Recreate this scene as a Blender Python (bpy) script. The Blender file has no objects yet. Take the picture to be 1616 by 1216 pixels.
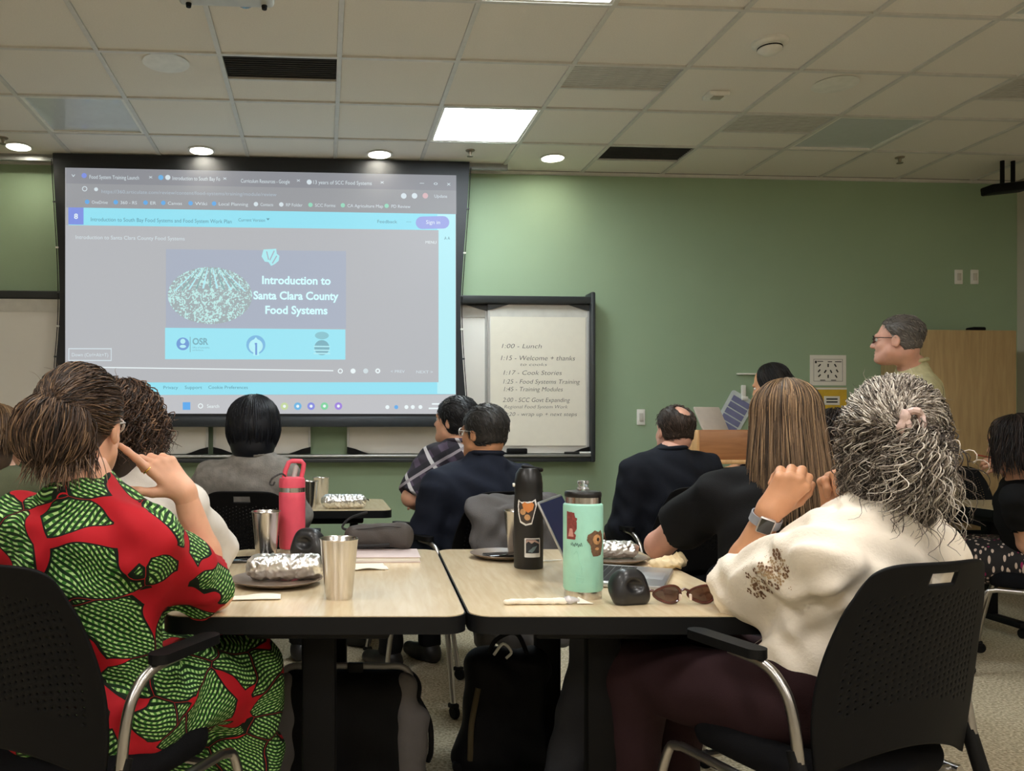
import bpy, bmesh, math, random
import numpy as np
from mathutils import Vector, Matrix
from mathutils.bvhtree import BVHTree

# ------------------------------------------------------------------ camera, world, exposure
sc = bpy.context.scene
COL = sc.collection
F, CX, CY, PSI, CH, CEIL = 1330.0, 598.3, 676.4, 0.0654, 1.18, 3.086
cam_d = bpy.data.cameras.new('camera'); cam = bpy.data.objects.new('camera', cam_d); COL.objects.link(cam)
cam.location = (0, 0, CH); cam.rotation_euler = (math.pi/2, 0, -PSI)
cam_d.sensor_width = 36; cam_d.lens = F/1616*36
cam_d.shift_x = (808-CX)/1616; cam_d.shift_y = (CY-608)/1616
cam_d.clip_start = .05; cam_d.clip_end = 60
sc.camera = cam
wd = bpy.data.worlds.new('world'); sc.world = wd; wd.use_nodes = True
wd.node_tree.nodes['Background'].inputs[0].default_value = (.02, .02, .02, 1)
sc.view_settings.view_transform = 'Standard'; sc.view_settings.look = 'None'
sc.view_settings.exposure = 0.0; sc.view_settings.gamma = 1.0; sc.view_settings.use_curve_mapping = False
PANEL_L, PANEL_FRONT_L, DOWN_L, SCREEN_E = 31.0, 30.0, 32.0, .98

random.seed(7); RNG = np.random.default_rng(11)
A = lambda *v: np.array(v, float)
S_, C_ = math.sin(PSI), math.cos(PSI)
def W(x, y, z=0.0): return A(x*C_+y*S_, -x*S_+y*C_, z)              # camera-aligned floor frame -> room
def PC(px, py, Z): return W((px-CX)/F*Z, Z, CH-(py-CY)/F*Z)          # pixel at a known depth
def PZ(px, py, z): return PC(px, py, (CH-z)*F/(py-CY))               # pixel on a level surface
def PY(px, py, Y):                                                   # pixel on a plane parallel to the front wall
    d = PC(px, py, 1.0)-A(0, 0, CH); t = Y/d[1]; return A(0, 0, CH)+d*t
def lin(c):
    c = [v/255 for v in c]
    return tuple(v/12.92 if v <= .04045 else ((v+.055)/1.055)**2.4 for v in c)

# ------------------------------------------------------------------ materials
MATS = {}
def nd(nt, t, **k):
    n = nt.nodes.new(t)
    for a, b in k.items(): setattr(n, a, b)
    return n
def M(name, col, rough=.5, metal=0., var=.06, scale=18., bump=0., bscale=180., emit=None, es=0., spec=.5, trans=0., sss=0., sheen=0., stretch=None, coat=0.):
    if name in MATS: return MATS[name]
    m = bpy.data.materials.new(name); m.use_nodes = True; nt = m.node_tree; L = nt.links
    b = nt.nodes['Principled BSDF']; c = lin(col)
    tc = nd(nt, 'ShaderNodeTexCoord'); vec = tc.outputs['Object']
    if stretch:
        mp = nd(nt, 'ShaderNodeMapping'); mp.inputs['Scale'].default_value = stretch
        L.new(vec, mp.inputs['Vector']); vec = mp.outputs[0]
    nz = nd(nt, 'ShaderNodeTexNoise'); nz.inputs['Scale'].default_value = scale; nz.inputs['Detail'].default_value = 4
    L.new(vec, nz.inputs['Vector'])
    rp = nd(nt, 'ShaderNodeValToRGB'); e = rp.color_ramp.elements
    e[0].position, e[1].position = .3, .7
    e[0].color = (*[max(0, v*(1-var)) for v in c], 1); e[1].color = (*[min(1, v*(1+var)) for v in c], 1)
    L.new(nz.outputs['Fac'], rp.inputs[0]); L.new(rp.outputs[0], b.inputs['Base Color'])
    b.inputs['Roughness'].default_value = rough; b.inputs['Metallic'].default_value = metal
    b.inputs['Specular IOR Level'].default_value = spec
    b.inputs['Transmission Weight'].default_value = trans
    b.inputs['Coat Weight'].default_value = coat
    if sss: b.inputs['Subsurface Weight'].default_value = sss; b.inputs['Subsurface Radius'].default_value = (.02, .008, .004)
    if sheen: b.inputs['Sheen Weight'].default_value = sheen
    if emit is not None:
        b.inputs['Emission Color'].default_value = (*lin(emit), 1); b.inputs['Emission Strength'].default_value = es
    if bump:
        n2 = nd(nt, 'ShaderNodeTexNoise'); n2.inputs['Scale'].default_value = bscale; n2.inputs['Detail'].default_value = 3
        L.new(vec, n2.inputs['Vector'])
        bp = nd(nt, 'ShaderNodeBump'); bp.inputs['Strength'].default_value = bump; bp.inputs['Distance'].default_value = .004
        L.new(n2.outputs['Fac'], bp.inputs['Height']); L.new(bp.outputs[0], b.inputs['Normal'])
    MATS[name] = m; return m
def EM(name, col, k=1.0):
    """projected light on the screen cloth: emission only as bright as the picture"""
    return M(name, (30, 30, 32), .8, var=.03, emit=col, es=SCREEN_E*k)
def math_node(nt, op, a, b=None, c=None):
    n = nd(nt, 'ShaderNodeMath', operation=op)
    for i, v in enumerate((a, b, c)):
        if v is None: continue
        if isinstance(v, (int, float)): n.inputs[i].default_value = v
        else: nt.links.new(v, n.inputs[i])
    return n.outputs[0]
def mix_col(nt, fac, a, b):
    n = nd(nt, 'ShaderNodeMix', data_type='RGBA')
    if isinstance(fac, (int, float)): n.inputs[0].default_value = fac
    else: nt.links.new(fac, n.inputs[0])
    for i, v in ((6, a), (7, b)):
        if isinstance(v, tuple): n.inputs[i].default_value = (*v, 1)
        else: nt.links.new(v, n.inputs[i])
    return n.outputs[2]
def M_hair(name, rough=.42):
    if name in MATS: return MATS[name]
    m = bpy.data.materials.new(name); m.use_nodes = True; nt = m.node_tree; b = nt.nodes['Principled BSDF']
    at = nd(nt, 'ShaderNodeAttribute', attribute_name='tint')
    nz = nd(nt, 'ShaderNodeTexNoise'); nz.inputs['Scale'].default_value = 60
    hv = nd(nt, 'ShaderNodeHueSaturation'); nt.links.new(at.outputs['Color'], hv.inputs['Color'])
    nt.links.new(math_node(nt, 'MULTIPLY_ADD', nz.outputs['Fac'], .5, .75), hv.inputs['Value'])
    nt.links.new(hv.outputs[0], b.inputs['Base Color']); b.inputs['Roughness'].default_value = rough
    b.inputs['Specular IOR Level'].default_value = .35
    MATS[name] = m; return m
def M_print():
    """wax-print cloth: green striped lobes with pale dashes and dark outlines on red"""
    m = bpy.data.materials.new('wax print cloth'); m.use_nodes = True; nt = m.node_tree; L = nt.links; b = nt.nodes['Principled BSDF']
    tc = nd(nt, 'ShaderNodeTexCoord')
    nz = nd(nt, 'ShaderNodeTexNoise'); nz.inputs['Scale'].default_value = 9; nz.inputs['Detail'].default_value = 1
    L.new(tc.outputs['Object'], nz.inputs['Vector'])
    ad = nd(nt, 'ShaderNodeVectorMath', operation='MULTIPLY_ADD'); L.new(nz.outputs['Color'], ad.inputs[0]); ad.inputs[1].default_value = (.045, .045, .045); L.new(tc.outputs['Object'], ad.inputs[2])
    mp = nd(nt, 'ShaderNodeMapping'); mp.inputs['Scale'].default_value = (5.4, 5.4, 9.2); mp.inputs['Rotation'].default_value = (0, .35, .2); L.new(ad.outputs[0], mp.inputs[0])
    v1 = nd(nt, 'ShaderNodeTexVoronoi', feature='F1'); v1.inputs['Scale'].default_value = 1; L.new(mp.outputs[0], v1.inputs['Vector']); v1.inputs['Randomness'].default_value = .85
    ve = nd(nt, 'ShaderNodeTexVoronoi', feature='DISTANCE_TO_EDGE'); ve.inputs['Scale'].default_value = 1; L.new(mp.outputs[0], ve.inputs['Vector']); ve.inputs['Randomness'].default_value = .85
    # lobe mask: some cells are red ground, others green lobes
    sp = nd(nt, 'ShaderNodeSeparateColor'); L.new(v1.outputs['Color'], sp.inputs[0])
    green = math_node(nt, 'GREATER_THAN', sp.outputs[0], .07)
    n3 = nd(nt, 'ShaderNodeTexNoise'); n3.inputs['Scale'].default_value = 7; n3.inputs['Detail'].default_value = 0; L.new(tc.outputs['Object'], n3.inputs['Vector'])
    gap = math_node(nt, 'MAXIMUM', math_node(nt, 'MULTIPLY_ADD', n3.outputs['Fac'], .62, -.275), .003)
    inner = math_node(nt, 'MULTIPLY', green, math_node(nt, 'GREATER_THAN', ve.outputs['Distance'], math_node(nt, 'ADD', gap, .03)))
    outl = math_node(nt, 'MULTIPLY', green, math_node(nt, 'GREATER_THAN', ve.outputs['Distance'], gap))
    # stripes along a direction of each cell
    ang = math_node(nt, 'MULTIPLY_ADD', sp.outputs[1], 1.5, -.75)
    sx = nd(nt, 'ShaderNodeSeparateXYZ'); L.new(ad.outputs[0], sx.inputs[0])
    ca, sa = math_node(nt, 'COSINE', ang), math_node(nt, 'SINE', ang)
    yy = math_node(nt, 'MULTIPLY', sx.outputs[1], .6); xx = math_node(nt, 'ADD', sx.outputs[0], yy)
    s1 = math_node(nt, 'ADD', math_node(nt, 'MULTIPLY', sx.outputs[2], ca), math_node(nt, 'MULTIPLY', xx, sa))
    s2 = math_node(nt, 'SUBTRACT', math_node(nt, 'MULTIPLY', xx, ca), math_node(nt, 'MULTIPLY', sx.outputs[2], sa))
    st = math_node(nt, 'SINE', math_node(nt, 'MULTIPLY', s1, 700.))
    dash = math_node(nt, 'SINE', math_node(nt, 'ADD', math_node(nt, 'MULTIPLY', s2, 430.), math_node(nt, 'MULTIPLY', math_node(nt, 'SINE', math_node(nt, 'MULTIPLY', s1, 250.)), 2.)))
    line = math_node(nt, 'GREATER_THAN', st, -.1)
    dot = math_node(nt, 'MULTIPLY', math_node(nt, 'GREATER_THAN', st, .25), math_node(nt, 'GREATER_THAN', dash, -.1))
    c = mix_col(nt, line, lin((16, 42, 18)), lin((62, 118, 44)))
    c = mix_col(nt, dot, c, lin((178, 214, 140)))
    c = mix_col(nt, inner, lin((14, 26, 14)), c)
    c = mix_col(nt, outl, lin((176, 22, 34)), c)
    L.new(c, b.inputs['Base Color']); b.inputs['Roughness'].default_value = .75; b.inputs['Specular IOR Level'].default_value = .25
    n2 = nd(nt, 'ShaderNodeTexNoise'); n2.inputs['Scale'].default_value = 300; L.new(tc.outputs['Object'], n2.inputs['Vector'])
    bp = nd(nt, 'ShaderNodeBump'); bp.inputs['Strength'].default_value = .12; L.new(n2.outputs['Fac'], bp.inputs['Height']); L.new(bp.outputs[0], b.inputs['Normal'])
    return m
def M_plaid():
    m = bpy.data.materials.new('plaid cotton'); m.use_nodes = True; nt = m.node_tree; b = nt.nodes['Principled BSDF']
    tc = nd(nt, 'ShaderNodeTexCoord'); mp = nd(nt, 'ShaderNodeMapping'); mp.inputs['Rotation'].default_value = (.2, .55, .4); nt.links.new(tc.outputs['Object'], mp.inputs[0])
    sx = nd(nt, 'ShaderNodeSeparateXYZ'); nt.links.new(mp.outputs[0], sx.inputs[0])
    def band(o, f, ph, th): return math_node(nt, 'GREATER_THAN', math_node(nt, 'SINE', math_node(nt, 'MULTIPLY_ADD', o, f, ph)), th)
    c = mix_col(nt, band(sx.outputs[0], 90, 0, .2), lin((42, 36, 48)), lin((74, 62, 80)))
    c = mix_col(nt, band(sx.outputs[2], 90, .6, .3), c, lin((30, 27, 36)))
    c = mix_col(nt, band(sx.outputs[0], 45, 1., .93), c, lin((190, 186, 188)))
    c = mix_col(nt, band(sx.outputs[2], 45, 2., .95), c, lin((150, 142, 148)))
    nt.links.new(c, b.inputs['Base Color']); b.inputs['Roughness'].default_value = .85
    return m
def M_floral():
    m = bpy.data.materials.new('floral skirt cloth'); m.use_nodes = True; nt = m.node_tree; b = nt.nodes['Principled BSDF']
    tc = nd(nt, 'ShaderNodeTexCoord'); mp = nd(nt, 'ShaderNodeMapping'); mp.inputs['Scale'].default_value = (62, 62, 17); mp.inputs['Rotation'].default_value = (.5, .6, .3); nt.links.new(tc.outputs['Object'], mp.inputs[0])
    v = nd(nt, 'ShaderNodeTexVoronoi'); v.inputs['Scale'].default_value = 1; nt.links.new(mp.outputs[0], v.inputs['Vector'])
    sp = nd(nt, 'ShaderNodeSeparateColor'); nt.links.new(v.outputs['Color'], sp.inputs[0])
    leaf = math_node(nt, 'MULTIPLY', math_node(nt, 'LESS_THAN', v.outputs['Distance'], .36), math_node(nt, 'GREATER_THAN', sp.outputs[0], .3))
    c = mix_col(nt, leaf, lin((22, 17, 18)), mix_col(nt, math_node(nt, 'GREATER_THAN', sp.outputs[1], .85), lin((196, 176, 160)), lin((140, 20, 80))))
    nt.links.new(c, b.inputs['Base Color']); b.inputs['Roughness'].default_value = .85
    return m
def M_wood(name, a, bcol, scale=3., stretch=(1, 14, 14), rough=.35, coat=.2):
    m = bpy.data.materials.new(name); m.use_nodes = True; nt = m.node_tree; b = nt.nodes['Principled BSDF']
    tc = nd(nt, 'ShaderNodeTexCoord'); mp = nd(nt, 'ShaderNodeMapping'); mp.inputs['Scale'].default_value = stretch; nt.links.new(tc.outputs['Object'], mp.inputs[0])
    nz = nd(nt, 'ShaderNodeTexNoise'); nz.inputs['Scale'].default_value = scale; nz.inputs['Detail'].default_value = 6; nz.inputs['Distortion'].default_value = .6; nt.links.new(mp.outputs[0], nz.inputs['Vector'])
    rp = nd(nt, 'ShaderNodeValToRGB'); e = rp.color_ramp.elements; e[0].position, e[1].position = .32, .7; e[0].color = (*lin(a), 1); e[1].color = (*lin(bcol), 1)
    nt.links.new(nz.outputs['Fac'], rp.inputs[0]); nt.links.new(rp.outputs[0], b.inputs['Base Color']); b.inputs['Roughness'].default_value = rough; b.inputs['Coat Weight'].default_value = coat; b.inputs['Coat Roughness'].default_value = .25
    MATS[name] = m; return m
def M_carpet():
    m = bpy.data.materials.new('speckled carpet'); m.use_nodes = True; nt = m.node_tree; b = nt.nodes['Principled BSDF']
    tc = nd(nt, 'ShaderNodeTexCoord')
    n1 = nd(nt, 'ShaderNodeTexNoise'); n1.inputs['Scale'].default_value = 90; n1.inputs['Detail'].default_value = 6; nt.links.new(tc.outputs['Object'], n1.inputs['Vector'])
    n2 = nd(nt, 'ShaderNodeTexVoronoi'); n2.inputs['Scale'].default_value = 140; nt.links.new(tc.outputs['Object'], n2.inputs['Vector'])
    rp = nd(nt, 'ShaderNodeValToRGB'); e = rp.color_ramp.elements; e[0].position, e[1].position = .35, .68; e[0].color = (*lin((150, 138, 114)), 1); e[1].color = (*lin((230, 218, 190)), 1)
    nt.links.new(n1.outputs['Fac'], rp.inputs[0])
    c = mix_col(nt, math_node(nt, 'MULTIPLY', n2.outputs['Distance'], .35), rp.outputs[0], lin((120, 108, 88)))
    nt.links.new(c, b.inputs['Base Color']); b.inputs['Roughness'].default_value = .95; b.inputs['Specular IOR Level'].default_value = .1
    bp = nd(nt, 'ShaderNodeBump'); bp.inputs['Strength'].default_value = .35; bp.inputs['Distance'].default_value = .003; nt.links.new(n1.outputs['Fac'], bp.inputs['Height']); nt.links.new(bp.outputs[0], b.inputs['Normal'])
    return m

# ------------------------------------------------------------------ mesh helpers
def np_mesh(name, V, faces_list, mats, smooth=True, sharp=None, tint=None, mat_idx=None):
    """faces_list: list of int arrays (n,k)"""
    me = bpy.data.meshes.new(name)
    V = np.asarray(V, np.float32); me.vertices.add(len(V)); me.vertices.foreach_set('co', V.ravel())
    tot = sum(f.size for f in faces_list); nf = sum(len(f) for f in faces_list)
    me.loops.add(tot); me.polygons.add(nf)
    me.loops.foreach_set('vertex_index', np.concatenate([f.ravel() for f in faces_list]).astype(np.int32))
    ks = np.concatenate([np.full(len(f), f.shape[1]) for f in faces_list]); st = np.concatenate([[0], np.cumsum(ks)[:-1]])
    me.polygons.foreach_set('loop_start', st.astype(np.int32)); me.polygons.foreach_set('loop_total', ks.astype(np.int32))
    if smooth: me.polygons.foreach_set('use_smooth', np.ones(nf, bool))
    if mat_idx is not None: me.polygons.foreach_set('material_index', mat_idx.astype(np.int32))
    me.update(calc_edges=True); me.validate()
    if tint is not None:
        at = me.color_attributes.new('tint', 'FLOAT_COLOR', 'POINT')
        at.data.foreach_set('color', np.concatenate([tint, np.ones((len(tint), 1))], 1).astype(np.float32).ravel())
    for m in (mats if isinstance(mats, (list, tuple)) else [mats]): me.materials.append(m)
    if sharp: me.set_sharp_from_angle(angle=math.radians(sharp))
    return me
def link(name, me, parent=None, loc=None, rot=None):
    o = bpy.data.objects.new(name, me); COL.objects.link(o)
    if parent is not None: o.parent = parent
    if loc is not None: o.location = loc
    if rot is not None: o.rotation_euler = rot
    return o
def tag(o, label=None, cat=None, group=None, kind=None):
    if label: o['label'] = label
    if cat: o['category'] = cat
    if group: o['group'] = group
    if kind: o['kind'] = kind
    return o
def empty(name, loc, rz=0., label=None, cat=None, group=None):
    o = bpy.data.objects.new(name, None); COL.objects.link(o); o.location = loc; o.rotation_euler = (0, 0, rz); o.empty_display_size = .1
    return tag(o, label, cat, group)
def copy_tree(o, parent=None):
    c = o.copy(); COL.objects.link(c); c.parent = parent
    for ch in o.children: copy_tree(ch, c)
    return c
class MB:
    def __init__(s): s.v = []; s.f = []
    def add(s, V, Fs):
        n = len(s.v); s.v += [tuple(map(float, p)) for p in V]; s.f += [tuple(i+n for i in f) for f in Fs]; return s
    def box(s, c, d, rot=None):
        x, y, z = d[0]/2, d[1]/2, d[2]/2; R = Matrix.Identity(3) if rot is None else rot
        V = [Vector(c)+R@Vector((a*x, b*y, e*z)) for a in (-1, 1) for b in (-1, 1) for e in (-1, 1)]
        return s.add(V, [(0, 1, 3, 2), (4, 6, 7, 5), (0, 4, 5, 1), (2, 3, 7, 6), (0, 2, 6, 4), (1, 5, 7, 3)])
    def rbox(s, c, d, r=.004, rot=None, seg=2):
        bm = bmesh.new(); bmesh.ops.create_cube(bm, size=1)
        for v in bm.verts: v.co = Vector((v.co.x*d[0], v.co.y*d[1], v.co.z*d[2]))
        bmesh.ops.bevel(bm, geom=bm.edges[:], offset=min(r, min(d)*.49), segments=seg, affect='EDGES', profile=.5)
        R = Matrix.Identity(3) if rot is None else rot
        bm.verts.index_update()
        s.add([Vector(c)+R@v.co for v in bm.verts], [tuple(v.index for v in f.verts) for f in bm.faces]); bm.free(); return s
    def tube(s, path, r, n=10, cap=True, closed=False):
        P = [Vector(p) for p in path]; k = len(P); rr = r if isinstance(r, (list, tuple)) else [r]*k
        T = [((P[(i+1) % k]-P[(i-1) % k]) if closed else (P[min(i+1, k-1)]-P[max(i-1, 0)])).normalized() for i in range(k)]
        ref = Vector((0, 0, 1)) if abs(T[0].z) < .9 else Vector((0, 1, 0)); u = T[0].cross(ref).normalized(); V = []
        for i in range(k):
            u = (u-T[i]*u.dot(T[i])).normalized(); w = T[i].cross(u)
            V += [P[i]+(u*math.cos(2*math.pi*j/n)+w*math.sin(2*math.pi*j/n))*rr[i] for j in range(n)]
        Fs = [(i*n+j, i*n+(j+1) % n, ((i+1) % k)*n+(j+1) % n, ((i+1) % k)*n+j) for i in range(k if closed else k-1) for j in range(n)]
        if cap and not closed: Fs += [tuple(range(n))[::-1], tuple((k-1)*n+j for j in range(n))]
        return s.add(V, Fs)
    def lathe(s, prof, n=28, c=(0, 0, 0), axis=None):
        R = Matrix.Identity(3) if axis is None else Vector((0, 0, 1)).rotation_difference(Vector(axis)).to_matrix()
        V = []; k = len(prof)
        for r, z in prof: V += [Vector(c)+R@Vector((r*math.cos(2*math.pi*j/n), r*math.sin(2*math.pi*j/n), z)) for j in range(n)]
        Fs = [(i*n+j, i*n+(j+1) % n, (i+1)*n+(j+1) % n, (i+1)*n+j) for i in range(k-1) for j in range(n)]
        if prof[0][0] > 1e-6: Fs.append(tuple(range(n))[::-1])
        if prof[-1][0] > 1e-6: Fs.append(tuple((k-1)*n+j for j in range(n)))
        return s.add(V, Fs)
    def prism(s, poly, z0, z1, plane='xy', off=(0, 0, 0)):
        n = len(poly); o = Vector(off)
        def m(p, z): return o+(Vector((p[0], p[1], z)) if plane == 'xy' else Vector((p[0], z, p[1])))
        V = [m(p, z0) for p in poly]+[m(p, z1) for p in poly]
        Fs = [tuple(range(n))[::-1], tuple(range(n, 2*n))]+[(i, (i+1) % n, n+(i+1) % n, n+i) for i in range(n)]
        if plane != 'xy': Fs = [f[::-1] for f in Fs]
        return s.add(V, Fs)
    def mesh(s, name, mat, smooth=40):
        me = bpy.data.meshes.new(name); me.from_pydata(s.v, [], s.f); me.materials.append(mat)
        bm = bmesh.new(); bm.from_mesh(me); bmesh.ops.recalc_face_normals(bm, faces=bm.faces[:]); bm.to_mesh(me); bm.free()
        if smooth:
            me.polygons.foreach_set('use_smooth', [True]*len(me.polygons)); me.set_sharp_from_angle(angle=math.radians(smooth))
        me.update(); return me
    def build(s, name, mat, parent=None, loc=None, rot=None, smooth=40): return link(name, s.mesh(name, mat, smooth), parent, loc, rot)
def rrect(w, h, r, n=6, c=(0, 0)):
    P = []
    for cx, cy, a0 in ((w/2-r, h/2-r, 0), (-w/2+r, h/2-r, 90), (-w/2+r, -h/2+r, 180), (w/2-r, -h/2+r, 270)):
        P += [(c[0]+cx+r*math.cos(math.radians(a0+90*i/n)), c[1]+cy+r*math.sin(math.radians(a0+90*i/n))) for i in range(n+1)]
    return P
def circ(r, n=24, c=(0, 0), ry=None): return [(c[0]+r*math.cos(2*math.pi*i/n), c[1]+(ry or r)*math.sin(2*math.pi*i/n)) for i in range(n)]
def bez(pts, n=8):
    """smooth path through points (Catmull-Rom)"""
    P = [np.array(p, float) for p in pts]; P = [2*P[0]-P[1]]+P+[2*P[-1]-P[-2]]; out = []
    for i in range(1, len(P)-2):
        for t in np.linspace(0, 1, n, endpoint=False):
            a, b, c, d = P[i-1], P[i], P[i+1], P[i+2]
            out.append(.5*(2*b+(c-a)*t+(2*a-5*b+4*c-d)*t*t+(3*b-a-3*c+d)*t**3))
    return out+[P[-2]]
def text(name, s, size, loc, mat, parent=None, align='LEFT', rot=(math.pi/2, 0, 0), shear=0., off=0., xs=1., valign='TOP_BASELINE'):
    cu = bpy.data.curves.new(name, 'FONT'); cu.body = s; cu.size = size; cu.align_x = align; cu.align_y = 'BOTTOM_BASELINE'; cu.shear = shear; cu.offset = off; cu.resolution_u = 3; cu.extrude = .0004
    t = bpy.data.objects.new('tmp', cu); COL.objects.link(t); bpy.context.view_layer.update()
    me = bpy.data.meshes.new_from_object(t.evaluated_get(bpy.context.evaluated_depsgraph_get())); bpy.data.objects.remove(t); me.name = name
    me.materials.clear(); me.materials.append(mat)
    o = link(name, me, parent, loc, rot); o.scale = (xs, 1, 1); return o

# ------------------------------------------------------------------ implicit bodies (smooth unions of tapered limbs -> one skin)
def rc(a, b, ra, rb, k=.025, cut=None): return ('c', A(*a), A(*b), ra, rb, k, cut)
def el(c, r, R=None, k=.03, op='u'): return ('e', A(*c), A(*r), np.eye(3) if R is None else R, k, op)
def pl(n, d): return ('p', A(*n), d)                                   # keep n.p < d
def sdf(prims, P):
    d = None
    for q in prims:
        if q[0] == 'c':
            _, a, b, ra, rb, k, cut = q; ba = b-a; L2 = ba@ba; pa = P-a.astype(np.float32)
            tr = (pa@ba.astype(np.float32))/L2; t = np.clip(tr, 0, 1)
            di = np.sqrt(((pa-t[:, None]*ba.astype(np.float32))**2).sum(1))-(ra+(rb-ra)*t)
            if cut:
                L = math.sqrt(L2)
                if 'b' in cut: di = np.maximum(di, (tr-1)*L)
                if 'a' in cut: di = np.maximum(di, -tr*L)
            op = 'u'
        elif q[0] == 'e':
            _, c, r, R, k, op = q; l = ((P-c.astype(np.float32))@R.astype(np.float32)); r = r.astype(np.float32)
            k0 = np.sqrt(((l/r)**2).sum(1)); k1 = np.sqrt(((l/(r*r))**2).sum(1))+1e-9; di = k0*(k0-1)/k1
        else:
            _, n, dd = q; d = np.maximum(d, P@n.astype(np.float32)-dd); continue
        if d is None: d = di
        elif op == 'u':
            h = np.clip(.5+.5*(d-di)/k, 0, 1); d = d*(1-h)+di*h-k*h*(1-h)
        else:
            di = -di; h = np.clip(.5-.5*(d-di)/k, 0, 1); d = d*(1-h)+di*h+k*h*(1-h)
    return d
def bounds(prims, pad):
    lo = A(9, 9, 9)*9; hi = -lo
    for q in prims:
        if q[0] == 'c': 
            r = max(q[3], q[4])
            for p in (q[1], q[2]): lo = np.minimum(lo, p-r); hi = np.maximum(hi, p+r)
        elif q[0] == 'e' and q[5] == 'u':
            e = np.abs(q[3])@q[2]; lo = np.minimum(lo, q[1]-e); hi = np.maximum(hi, q[1]+e)
    return lo-pad, hi+pad
def surf(prims, v, fold=None, box=None, pad=.02):
    lo, hi = bounds(prims, pad) if box is None else box
    B = 4; nb = np.ceil((hi-lo)/(v*B)).astype(int)+1; n = nb*B
    ax = [np.arange(nb[i])*B*v+lo[i]+(B-1)/2*v for i in range(3)]
    G = np.stack(np.meshgrid(*ax, indexing='ij'), -1).reshape(-1, 3).astype(np.float32)
    dc = sdf(prims, G)
    D = np.repeat(np.repeat(np.repeat(dc.reshape(nb), B, 0), B, 1), B, 2).astype(np.float32)
    near = np.where(np.abs(dc) < v*B*1.45+.008)[0]
    bi = np.stack(np.unravel_index(near, nb), 1)*B
    off = np.stack(np.meshgrid(*[np.arange(B)]*3, indexing='ij'), -1).reshape(-1, 3)
    idx = (bi[:, None, :]+off[None]).reshape(-1, 3)
    P = (idx*v+lo).astype(np.float32)
    dd = sdf(prims, P)
    if fold is not None: dd = dd+fold(P)
    D[idx[:, 0], idx[:, 1], idx[:, 2]] = dd
    s = D < 0
    c8 = [s[i:n[0]-1+i, j:n[1]-1+j, k:n[2]-1+k] for i in (0, 1) for j in (0, 1) for k in (0, 1)]
    cnt = sum(x.astype(np.int8) for x in c8); act = (cnt > 0) & (cnt < 8)
    ci = np.argwhere(act); idm = np.full(act.shape, -1, np.int64); idm[act] = np.arange(len(ci))
    acc = np.zeros((len(ci), 3)); num = np.zeros(len(ci))
    cor = [(i, j, k) for i in (0, 1) for j in (0, 1) for k in (0, 1)]
    val = {c: D[ci[:, 0]+c[0], ci[:, 1]+c[1], ci[:, 2]+c[2]] for c in cor}
    for a in cor:
        for ax_ in range(3):
            if a[ax_]: continue
            b = list(a); b[ax_] = 1; b = tuple(b); da, db = val[a], val[b]; m = (da < 0) != (db < 0)
            t = np.where(m, da/np.where(m, da-db, 1), 0); p = np.array(a, float)[None]+t[:, None]*(np.array(b)-np.array(a))[None]
            acc += p*m[:, None]; num += m
    V = lo+(ci+acc/num[:, None])*v
    Q = []
    for ax_ in range(3):
        o1, o2 = [i for i in range(3) if i != ax_]
        sl0 = [slice(None)]*3; sl1 = [slice(None)]*3; sl0[ax_] = slice(0, -1); sl1[ax_] = slice(1, None)
        ch = s[tuple(sl0)] != s[tuple(sl1)]; e = np.argwhere(ch)
        e = e[(e[:, o1] > 0) & (e[:, o2] > 0) & (e[:, o1] < n[o1]-1) & (e[:, o2] < n[o2]-1)]
        if not len(e): continue
        ins = s[e[:, 0], e[:, 1], e[:, 2]]
        def g(d1, d2):
            q = e.copy(); q[:, o1] += d1; q[:, o2] += d2; return idm[q[:, 0], q[:, 1], q[:, 2]]
        q = np.stack([g(-1, -1), g(0, -1), g(0, 0), g(-1, 0)], 1)
        flip = ins if ax_ != 1 else ~ins
        q[~flip] = q[~flip][:, ::-1]
        Q.append(q[(q >= 0).all(1)])
    Q = np.concatenate(Q) if Q else np.zeros((0, 4), int)
    return V, Q
def join(parts):
    V = []; Q = []; n = 0
    for v, q in parts: V.append(v); Q.append(q+n); n += len(v)
    return np.concatenate(V), np.concatenate(Q)
def folds(amp, s=38., seed=0.):
    def f(P):
        x, y, z = P[:, 0]+seed, P[:, 1]-seed, P[:, 2]
        return amp*(np.sin(x*s+2.2*np.sin(z*s*.55+y*s*.35))*np.sin(z*s*.62+1.9*np.sin(y*s*.5+x*s*.4+1))+.5*np.sin(z*s*1.7+x*s*.9+2*np.sin(y*s*.8)))
    return f
# ------------------------------------------------------------------ shared materials
black_plastic = M('black plastic', (13, 13, 14), .55, spec=.18, bump=.08)
chrome = M('satin silver tube', (175, 172, 168), .28, 1., var=.04)
steel = M('brushed steel', (200, 197, 194), .24, 1., var=.08, scale=6, stretch=(30, 30, 1.5))
black_rubber = M('black rubber', (14, 14, 15), .7, spec=.2)
white_plastic = M('white plastic', (240, 238, 230), .4)
dark_frame = M('dark grey powder coat', (48, 52, 54), .4)
paper_w = M('white paper', (236, 232, 222), .8, var=.02)

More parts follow.
